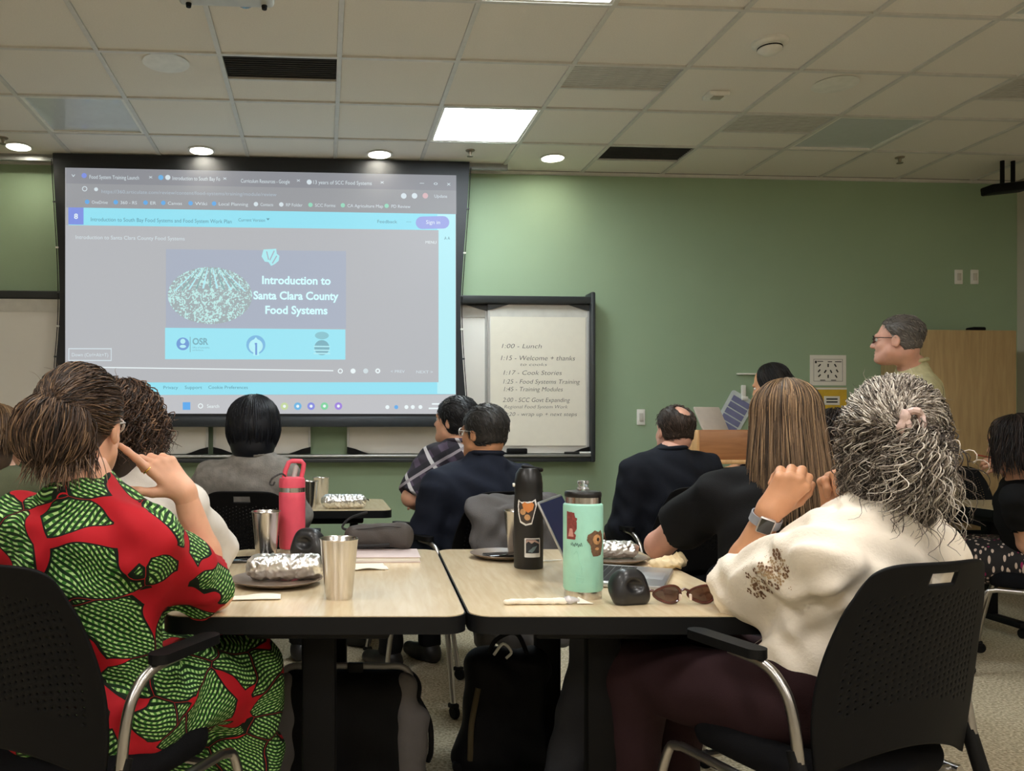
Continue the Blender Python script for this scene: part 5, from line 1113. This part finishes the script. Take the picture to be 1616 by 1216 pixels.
N4 = 14; th = rng.uniform(.6, 1.8, N4); ph = rng.uniform(0, 6.3, N4); st = ell(th, ph, r_*1.0, c_); dn = (st-c_)/np.linalg.norm(st-c_, axis=1, keepdims=True)*rng.uniform(.004, .016, (N4, 1))+rng.normal(scale=.02, size=(N4, 3)); g4 = (curlify(st[:, None]+dn[:, None]*t, .006, .8, rng), np.full(N4, .0005), palette(rng, N4, br, [2, 3, 2, 1]))
hair_mesh(P1, [g1, g2, g3, g4], surf([el((0, -.016, .036), (.085, .106, .09)), el((-.02, -.088, -.022), (.076, .04, .07), None, .03), el((0, -.045, -.04), (.062, .06, .06), None, .03), pl((0, .8, -.6), .03), el((.1, .02, -.02), (.03, .03, .04), None, .01, 's'), el((-.1, .02, -.02), (.03, .03, .04), None, .01, 's')], .006), (46, 36, 31))

# --- grey curly-haired woman in the white blouse
P8 = person('woman with long grey curly hair in a white embroidered blouse', W(1.02, 1.975), 20,
    dict(neck=PC(1398, 808, 1.86), head=PC(1404, 694, 1.90), SL=PC(1296, 884, 1.80), SR=PC(1462, 866, 1.97), EL=PC(1160, 930, 2.10), WL=PC(1214, 806, 2.0), ER=PC(1392, 930, 2.2), WR=PC(1318, 806, 2.08), KL=W(.68, 2.24, .53), KR=W(.86, 2.42, .53)),
    hyaw=-12, hpitch=0, skin='skin tan', build=(1.05, 1.12), bust=1.05, v=.0075, hv=.004,
    hands=dict(L=dict(d=PC(1268, 736, 1.97)-PC(1214, 806, 2.0), n=A(.25, .95, -.1), curl=((1.1, 1.3, .8), (1.15, 1.35, .8), (1.2, 1.4, .8), (1.2, 1.4, .8)), thumb=.7, v=.0034, s=1.1), R=dict(d=PC(1316, 735, 2.06)-PC(1318, 806, 2.08), n=A(-.3, -.9, 0), curl=(1.1, 1.15, 1.2, 1.2), thumb=.6, v=.0034, s=1.05)),
    top=dict(name='blouse', mat=white_b, sleeve=.97, w=.013, a=.015, fold=.009, fs=42, v=.0062, hem=.53), bottom=dict(name='trousers', mat=burg, len=1., a=.014), leg_w=1.12, shoe=(30, 26, 26))
rng = np.random.default_rng(8); r_, c_ = A(.094, .108, .103), A(0, -.018, .034); Gp = nrm(A(-.04, -.95, .08))
gl = [(222, 214, 202), (176, 166, 154), (128, 117, 106), (82, 72, 64), (52, 45, 41)]
N = 2400; d0 = rng.normal(size=(N*4, 3)); d0 /= np.linalg.norm(d0, axis=1, keepdims=True); d0 = d0[(d0[:, 1]*.8-d0[:, 2]*.6 < .38) & (d0[:, 2] > -.02+.2*d0[:, 1])][:N]; N = len(d0)
U = slerp_dirs(d0, np.tile(Gp, (N, 1))+rng.normal(scale=.07, size=(N, 3)), 24); lift = 1+rng.uniform(-.03, .1, (N, 1, 1))*np.sin(np.linspace(.3, 3.14, 24))[None, :, None]
g1 = (curlify(U*r_*lift+c_, .0065, 2.6, rng), rng.uniform(.0007, .0015, N), palette(rng, N, gl, [4, 3.5, 2, 1.2, .8]))
N2 = 2300; ph = rng.uniform(.85, 2*math.pi-.85, N2); th0 = rng.uniform(1.15, 1.75, N2); Ls = rng.uniform(.05, .155, N2); Pf = fall(rng, N2, 44, ph, th0, th0+rng.uniform(.25, .55, N2), Ls, r_*.95, c_, .02, .004, .008, .012)
wl = [1.1, 1.7, 2.2, 2.8, 2.8]
g2 = (curlify(Pf, .0095, 5.4, rng), rng.uniform(.0007, .0016, N2), palette(rng, N2, gl, wl))
N3 = 420; d1 = rng.normal(size=(N3, 3))*A(1, .3, .6)+A(.0, -1, -.55); d1 /= np.linalg.norm(d1, axis=1, keepdims=True); st = np.tile(Gp*r_+c_, (N3, 1))+rng.normal(scale=.008, size=(N3, 3)); t = np.linspace(0, 1, 34)[None, :, None]
en = A(.01, -.12, -.12)+rng.normal(size=(N3, 3))*A(.05, .02, .05); Pm = st[:, None]*(1-t)+en[:, None]*t+A(0, -.035, 0)*np.sin(t*math.pi); g3 = (curlify(Pm, .0105, 4.0, rng), rng.uniform(.0008, .0016, N3), palette(rng, N3, gl, [2.5, 3, 2, 1.6, 1]))
N4 = 60; th = rng.uniform(.5, 2.2, N4); ph = rng.uniform(.6, 5.7, N4); st = ell(th, ph, r_*1.03, c_); dn = (st-c_)/np.linalg.norm(st-c_, axis=1, keepdims=True)*rng.uniform(.005, .024, (N4, 1))+rng.normal(scale=.02, size=(N4, 3)); g4 = (curlify(st[:, None]+dn[:, None]*t, .004, 1.3, rng), np.full(N4, .0005), palette(rng, N4, gl, [3, 3, 2, 1, .5]))
hair_mesh(P8, [g1, g2, g3, g4], surf([el((0, -.018, .036), (.084, .1, .09)), rc((0, -.04, -.02), (0, -.05, -.14), .076, .08, .05), rc((-.06, -.02, -.02), (-.07, -.03, -.12), .036, .03, .04), rc((.06, -.02, -.02), (.07, -.03, -.12), .036, .03, .04), pl((0, .8, -.6), .03), pl((0, 1, 0), .035)], .007), (60, 52, 47))
T = P8['T']; O = P8['O']; gp = Gp*r_*1.06+c_
MB().tube([T(*(gp+A(.016*math.cos(a), -.014+.006*math.sin(3*a), .02*math.sin(a))))-O for a in np.linspace(0, 2*math.pi, 18, endpoint=False)], .008, 8, closed=True).build('hair_tie', M('pale pink satin', (206, 178, 168), .4), P8['root'])
MB().tube([T(*(gp+A(-.022+.004*math.sin(t*6), -.016, .022-.05*t)))-O for t in np.linspace(0, 1, 8)], [.004, .009, .011, .009, .008, .01, .008, .003], 8).build('hair_tie', MATS['pale pink satin'], P8['root'])
# wrist watch
d = nrm(P8['WL']-P8['EL']); wc = P8['EL']+(P8['WL']-P8['EL'])*.9; nf = nrm(A(-.28, -.92, .25)); nf = nrm(nf-d*np.dot(nf, d)); sd = np.cross(d, nf)
e = MB().tube([wc+(nf*math.cos(a)*.0325+sd*math.sin(a)*.034)-O for a in np.linspace(0, 2*math.pi, 28, endpoint=False)], .0001, 4, closed=True)
V, Fs = [], []
for i, a in enumerate(np.linspace(0, 2*math.pi, 32, endpoint=False)):
    for w_, rr in ((-.011, .031), (.011, .031), (.011, .034), (-.011, .034)): V.append(wc+d*w_+(nf*math.cos(a)*rr+sd*math.sin(a)*(rr+.002))-O)
for i in range(32):
    for k in range(4): Fs.append((i*4+k, i*4+(k+1) % 4, ((i+1) % 32)*4+(k+1) % 4, ((i+1) % 32)*4+k))
wt = MB().add(V, Fs).build('smartwatch', M('grey watch band', (150, 152, 160), .5), P8['root']); wt['label'] = 'smartwatch with silver case and black face'
Rw = Matrix([(sd[i], d[i], nf[i]) for i in range(3)]); cc = wc+nf*.0365-O
MB().rbox(cc, (.036, .042, .011), .005, Rw, 3).build('watch_case', M('watch aluminium', (206, 196, 190), .3, .7), wt); MB().rbox(cc+nf*.0052, (.03, .036, .0016), .0007, Rw, 2).build('watch_screen', M('watch glass', (14, 14, 16), .08, coat=.8), wt)
# embroidery on the sleeve, laid on the cloth itself
bpy.context.view_layer.update(); me = P8['top'].data; bv = BVHTree.FromPolygons([v.co[:] for v in me.vertices], [p.vertices[:] for p in me.polygons])
emb = M('brown embroidery thread', (124, 92, 66), .8); emb2 = M('tan embroidery thread', (176, 148, 112), .8)
def onto(px, py):
    o = Vector((0, 0, CH))-Vector(O); h = bv.ray_cast(o, (Vector(PC(px, py, 1.0))-Vector((0, 0, CH))).normalized()); return h[0], h[1]
mb, mb2 = MB(), MB(); rng2 = random.Random(4)
def petal(m, c, n, r0, np_, rr):
    a = n.cross(Vector((0, 0, 1))).normalized(); b = n.cross(a)
    for k in range(np_):
        t_ = 2*math.pi*k/np_+rng2.random(); q = c+(a*math.cos(t_)+b*math.sin(t_))*r0+n*.0012
        m.add([q+(a*math.cos(u_)+b*math.sin(u_))*rr+n*.0006*0 for u_ in np.linspace(0, 2*math.pi, 7, endpoint=False)], [tuple(range(7))])
for px, py, k in ((1222, 874, 3), (1213, 884, 1), (1232, 884, 1), (1196, 891, 2), (1203, 896, 2), (1212, 899, 2), (1222, 897, 2), (1230, 894, 1), (1238, 898, 2), (1236, 908, 2), (1226, 909, 1), (1217, 911, 1), (1207, 907, 1), (1196, 902, 1), (1188, 900, 2), (1176, 907, 2), (1184, 912, 1), (1192, 916, 1), (1201, 917, 2), (1212, 920, 2), (1222, 925, 2), (1205, 928, 2), (1193, 928, 3), (1184, 922, 1), (1179, 932, 2), (1190, 938, 2), (1201, 940, 2), (1212, 932, 2), (1228, 917, 1), (1218, 889, 1)):
    c, n = onto(px+4, py)
    if c is None: continue
    if k == 3: petal(mb, c, n, .0105, 6, .005); petal(mb, c, n, 0, 1, .0042)
    elif k == 2: petal(mb, c, n, .0052, 5, .003)
    else: petal(mb2, c, n, .0065, 4, .0028); petal(mb2, c, n, .0, 1, .003)
for i in range(70):
    c, n = onto(1210+rng2.gauss(0, 15), 908+rng2.gauss(0, 13))
    if c is not None: petal(mb2, c, n, .003, 3, .0013)
mb.build('embroidery', emb, P8['top'], smooth=0); mb2.build('embroidery', emb2, P8['top'], smooth=0)['kind'] = 'stuff'

# --- long straight hair, black shirt
P7 = person('woman with long straight brown hair in a black shirt', W(1.16, 2.52), 58,
    dict(neck=PC(1240, 742, 2.52), head=PC(1238, 668, 2.55), SL=PC(1135, 782, 2.60), SR=PC(1330, 768, 2.62), EL=PC(1040, 860, 2.90), WL=W(1.1, 3.1, .81), KL=W(.66, 2.52, .545), KR=W(.80, 2.86, .54), AL=W(.53, 2.5, .085), AR=W(.66, 2.92, .085)),
    hyaw=-8, hpitch=6, skin='skin pink', build=(1.06, 1.1), v=.009, hv=.0055, top=dict(name='shirt', mat=black_t, sleeve=.62, w=.022, a=.014, fold=.005, fs=30, hem=.5, collar=False), bottom=dict(name='trousers', mat=char, a=.014))
rng = np.random.default_rng(12); r_, c_ = A(.092, .112, .098), A(0, -.016, .034); N = 2800; ph = rng.uniform(.75, 2*math.pi-.75, N); Pf = fall(rng, N, 16, ph, rng.uniform(.0, .7, N), rng.uniform(1.65, 1.85, N), rng.uniform(.17, .34, N), r_*rng.uniform(.98, 1.05), c_, .022, .015, .004)
hb = [(104, 84, 64), (136, 110, 84), (168, 138, 104), (70, 56, 44)]
g1 = (curlify(Pf, .003, .8, rng), rng.uniform(.001, .0018, N), palette(rng, N, hb, [3.5, 3, 1.4, 2]))
hair_mesh(P7, [g1], surf([el((0, -.016, .034), (.083, .102, .088)), rc((0, -.04, -.02), (0, -.05, -.24), .078, .085, .05), rc((-.05, -.02, 0), (-.07, -.03, -.22), .034, .03, .04), rc((.05, -.02, 0), (.07, -.03, -.22), .034, .03, .04), pl((0, .8, -.6), .03), pl((0, 1, 0), .03)], .008), (72, 58, 46), rough=.36)

# --- curly brown hair, white top (beside the left table)
P2 = person('woman with curly brown hair in a white long-sleeved top', W(-.81, 2.55), -14,
    dict(neck=PC(203, 748, 2.5), head=PC(196, 668, 2.53), SR=PC(292, 800, 2.47), SL=PC(110, 800, 2.55), ER=PC(336, 866, 2.66), WR=W(-.66, 2.9, .785)), hyaw=-12, v=.010, hv=.006, build=(1.0, 1.05),
    top=dict(name='shirt', mat=white_c, sleeve=1.85, w=.012, a=.014, fold=.006, hem=.5), bottom=dict(name='trousers', mat=teal, a=.02))
rng = np.random.default_rng(21); r_, c_ = A(.095, .112, .1), A(0, -.016, .034); N = 1100; ph = rng.uniform(.7, 5.6, N); Pf = fall(rng, N, 22, ph, rng.uniform(.1, 1.2, N), rng.uniform(1.5, 2.0, N), rng.uniform(.03, .12, N), r_, c_, .035, .0, .012)
cb = [(62, 46, 38), (92, 70, 56), (132, 102, 78), (40, 30, 26)]
hair_mesh(P2, [(curlify(Pf, .012, 4, rng), rng.uniform(.0013, .0026, N), palette(rng, N, cb, [3, 3, 1.2, 2]))], surf([el((0, -.016, .036), (.088, .106, .092)), rc((0, -.04, -.02), (0, -.05, -.1), .08, .085, .05), pl((0, .8, -.6), .03), pl((0, 1, 0), .04)], .008), (48, 37, 31))
# --- brown-haired person at the far left
P0 = person('person with straight brown hair at the left edge beyond the print dress', W(-1.5, 3.34), -5, dict(neck=PC(-4, 748, 3.25), head=PC(-2, 690, 3.28)), hyaw=-10, v=.012, hv=.008, top=dict(name='shirt', mat=cloth('olive knit', (92, 96, 74)), sleeve=1.8, a=.014, hem=.5), bottom=dict(name='trousers', mat=trous))
rng = np.random.default_rng(22); N = 500; ph = rng.uniform(.8, 5.5, N); Pf = fall(rng, N, 12, ph, rng.uniform(.05, .5, N), rng.uniform(1.5, 1.8, N), rng.uniform(.04, .1, N), A(.09, .11, .097), A(0, -.016, .034), .015, 0, .005)
hair_mesh(P0, [(curlify(Pf, .004, 1, rng), rng.uniform(.0018, .003, N), palette(rng, N, [(110, 86, 62), (84, 66, 50), (140, 112, 82)], [2, 2, 1]))], surf([el((0, -.016, .036), (.085, .105, .09)), rc((0, -.04, -.02), (0, -.05, -.09), .075, .08, .05), pl((0, .8, -.6), .03), pl((0, 1, 0), .04)], .009), (74, 58, 45))
# --- black bob, grey sweater
P3 = person('woman with a black bob in a grey knit sweater', W(-.56, 3.88), -3, dict(neck=PC(402, 726, 3.74), head=PC(400, 674, 3.78), SR=PC(447, 752, 3.74), SL=PC(333, 756, 3.74), ER=PC(462, 815, 3.8), EL=PC(310, 815, 3.8)), hyaw=4, v=.011, hv=.007, build=(1.15, 1.15), top=dict(name='sweater', mat=knit, sleeve=1.9, a=.02, w=.012, fold=.005, hem=.5, collar=True), bottom=dict(name='trousers', mat=trous))
rng = np.random.default_rng(23); N = 900; ph = rng.uniform(.75, 5.55, N); Pf = fall(rng, N, 14, ph, rng.uniform(.03, .4, N), rng.uniform(1.6, 1.8, N), rng.uniform(.095, .125, N), A(.113, .125, .108), A(0, -.016, .038), .03, 0, .003, .055)
hair_mesh(P3, [(Pf, rng.uniform(.0022, .0034, N), palette(rng, N, [(18, 21, 28), (28, 31, 38), (14, 15, 20)], [2, 1, 2]))], surf([el((0, -.016, .038), (.108, .12, .103)), rc((0, -.03, -.02), (0, -.035, -.075), .112, .1, .05), pl((0, .8, -.6), .03), pl((0, 1, 0), .045), pl((0, 0, -1), .135)], .009), (17, 20, 27), rough=.45)
# --- plaid shirt
P4 = person('young man with black hair in a plaid shirt, arms folded', W(.31, 4.38), 50, dict(neck=PC(722, 706, 4.36), head=PC(718, 664, 4.38), SL=PC(684, 722, 4.24), SR=PC(752, 724, 4.52), EL=PC(648, 785, 4.16), WL=PC(668, 800, 4.42), ER=PC(742, 800, 4.7), WR=PC(680, 790, 4.5)), hyaw=58, hpitch=-6, v=.011, hv=.006, skin='skin light', build=(1., 1.05), top=dict(name='shirt', mat=M_plaid(), sleeve=.97, w=.018, a=.014, fold=.005, hem=.5, collar=True), bottom=dict(name='trousers', mat=trous))
shorthair(P4, (24, 24, 27), front=.035, nape=-.1, thick=.016)
# --- navy jacket
P5 = person('man with short dark grey hair and glasses in a navy jacket', W(.43, 3.85), 38, dict(neck=PC(768, 726, 3.78), head=PC(763, 682, 3.8), SL=PC(694, 768, 3.72), SR=PC(826, 758, 3.92), EL=PC(672, 850, 3.78), ER=PC(842, 830, 4.02), WL=W(.2, 4.05, .62)), hyaw=44, v=.011, hv=.006, skin='skin tan', build=(1.1, 1.2), top=dict(name='jacket', mat=navy, sleeve=1.9, a=.02, w=.012, fold=.006, hem=.48, collar=True), bottom=dict(name='trousers', mat=trous))
shorthair(P5, (52, 50, 48), front=.03, nape=-.07, thick=.011); glasses(P5, (225, 225, 222))
# --- balding man, dark jacket
P6 = person('balding man in a dark jacket seated before the lectern', W(1.43, 4.15), 14, dict(neck=PC(1060, 718, 4.08), head=PC(1064, 679, 4.12), SL=PC(1004, 744, 4.05), SR=PC(1114, 738, 4.15), EL=PC(988, 830, 4.1), ER=PC(1118, 812, 4.25)), hyaw=9, v=.011, hv=.006, skin='skin pink', build=(1.1, 1.15), top=dict(name='jacket', mat=dkjack, sleeve=1.9, a=.02, w=.01, fold=.005, hem=.48, collar=True), bottom=dict(name='trousers', mat=trous))
shorthair(P6, (58, 46, 38), bald=((.012, -.075, .115), (.04, .05, .05)), front=-.005, nape=-.06, thick=.006)
# --- dark curly hair, between the two women on the right
P12 = person('person with dark curly hair beyond the long-haired woman', W(1.8, 3.36), 24, dict(neck=PC(1316, 752, 3.3), head=PC(1314, 698, 3.32)), hyaw=-6, v=.012, hv=.008, top=dict(name='shirt', mat=black_t, sleeve=.8, a=.014, hem=.5), bottom=dict(name='trousers', mat=trous))
rng = np.random.default_rng(24); N = 500; ph = rng.uniform(.7, 5.6, N); Pf = fall(rng, N, 18, ph, rng.uniform(.1, 1.2, N), rng.uniform(1.5, 2.0, N), rng.uniform(.05, .15, N), A(.098, .112, .1), A(0, -.016, .034), .03, 0, .012)
hair_mesh(P12, [(curlify(Pf, .012, 3, rng), rng.uniform(.0018, .003, N), palette(rng, N, [(44, 34, 30), (64, 50, 42), (30, 24, 22)], [2, 1, 2]))], surf([el((0, -.016, .036), (.088, .106, .092)), rc((0, -.04, -.02), (0, -.05, -.12), .08, .085, .05), pl((0, .8, -.6), .03), pl((0, 1, 0), .04)], .009), (34, 27, 24))
# --- presenter at the lectern
P9 = person('woman with long dark hair standing behind the lectern looking down', W(2.5, 5.5), 62, dict(neck=PC(1240, 652, 5.22), head=PC(1216, 606, 5.2)), hyaw=52, hpitch=18, stand=True, v=.012, hv=.0055, skin='skin tan', top=dict(name='blouse', mat=cloth('dark plum blouse', (46, 36, 44)), sleeve=1.7, a=.014, hem=.8), bottom=dict(name='trousers', mat=trous))
rng = np.random.default_rng(25); N = 700; ph = rng.uniform(.95, 5.35, N); Pf = fall(rng, N, 14, ph, rng.uniform(.05, .4, N), rng.uniform(1.6, 1.8, N), rng.uniform(.12, .22, N), A(.086, .106, .094), A(0, -.016, .034), .01, .03, .003)
hair_mesh(P9, [(Pf, rng.uniform(.002, .0032, N), palette(rng, N, [(30, 26, 25), (44, 37, 34), (22, 19, 19)], [2, 1, 2]))], surf([el((0, -.016, .036), (.084, .104, .09)), rc((0, -.05, -.02), (0, -.07, -.2), .072, .075, .05), pl((0, .8, -.6), .03), pl((0, 1, 0), .03)], .008), (27, 23, 22))
# --- standing man in the pale green shirt
P10 = person('standing man with glasses in a pale green shirt before the cabinet', W(2.74, 4.3), 72, dict(neck=PC(1441, 582, 4.28), head=PC(1416, 536, 4.25), SL=PC(1456, 622, 4.12), SR=PC(1444, 612, 4.46), EL=PC(1478, 720, 4.1), ER=PC(1470, 700, 4.55)), hyaw=50, hpitch=-2, stand=True, v=.011, hv=.0045, skin='skin pink', build=(1.08, 1.15), top=dict(name='shirt', mat=green_s, sleeve=1.9, a=.014, w=.014, fold=.005, hem=.84, collar=True), bottom=dict(name='trousers', mat=cloth('khaki trousers', (110, 98, 76))))
shorthair(P10, (104, 97, 90), front=-.0, nape=-.07, thick=.006); glasses(P10, (24, 22, 22))
# --- woman in the floral skirt at the right
P11 = person('woman with wavy dark hair in black with a floral skirt, hand at her mouth', W(3.20, 4.09), 50, dict(neck=PC(1614, 762, 3.98), head=PC(1600, 698, 3.96), SL=PC(1606, 786, 3.84), SR=PC(1650, 786, 4.1), EL=PC(1624, 858, 3.95), WL=PC(1594, 752, 4.10)), hyaw=26, hpitch=6, v=.011, hv=.006, skin='skin light', top=dict(name='shirt', mat=black_t, sleeve=.55, a=.012, w=.012, hem=.5), bottom=dict(name='floral_skirt', mat=M_floral(), len=.8, flare=.03, skirt=True, a=.02), hands=dict(L=dict(d=PC(1566, 722, 4.06)-PC(1594, 752, 4.10), n=A(.2, .6, -.5), curl=(.7, .8, .8, .8), thumb=.6)))
rng = np.random.default_rng(26); N = 700; ph = rng.uniform(.85, 5.45, N); Pf = fall(rng, N, 16, ph, rng.uniform(.05, .5, N), rng.uniform(1.55, 1.85, N), rng.uniform(.08, .19, N), A(.092, .11, .097), A(0, -.016, .034), .02, .01, .006)
hair_mesh(P11, [(curlify(Pf, .008, 1.4, rng), rng.uniform(.002, .0032, N), palette(rng, N, [(40, 31, 28), (62, 48, 42), (28, 22, 21)], [2, 1, 2]))], surf([el((0, -.016, .036), (.086, .105, .091)), rc((0, -.045, -.02), (0, -.055, -.15), .078, .082, .05), pl((0, .8, -.6), .03), pl((0, 1, 0), .035)], .009), (34, 27, 25))
MB().tube([PC(1570, 723, 4.02), PC(1540, 717, 4.0)], .003, 8).build('red_pen', M('red pen plastic', (178, 70, 56), .4), None); tag(bpy.data.objects['red_pen'], 'red-tipped pen held in the raised hand of the woman in the floral skirt', 'pen')
# --- grey jacket over the chair back
jm = cloth('grey fleece', (98, 96, 96), bump=.5); ch = bpy.data.objects['stacking_chair.005']; bpy.context.view_layer.update()
v_, q_ = surf([rc((-.19, -.335, .86), (.19, -.335, .86), .045, .045, .04), rc((-.17, -.375, .82), (-.2, -.41, .34), .05, .035, .06), rc((.17, -.375, .82), (.2, -.41, .3), .05, .035, .06), rc((0, -.395, .82), (0, -.42, .24), .05, .04, .06), el((0, -.4, .55), (.22, .035, .3), None, .06), rc((.21, -.34, .83), (.25, -.37, .45), .045, .035, .04)], .009, folds(.007, 34))
o = link('fleece_jacket', np_mesh('jacket', v_, [q_], jm)); o.location = ch.location; o.rotation_euler = ch.rotation_euler; tag(o, 'grey fleece jacket hung over the back of a chair', 'jacket')
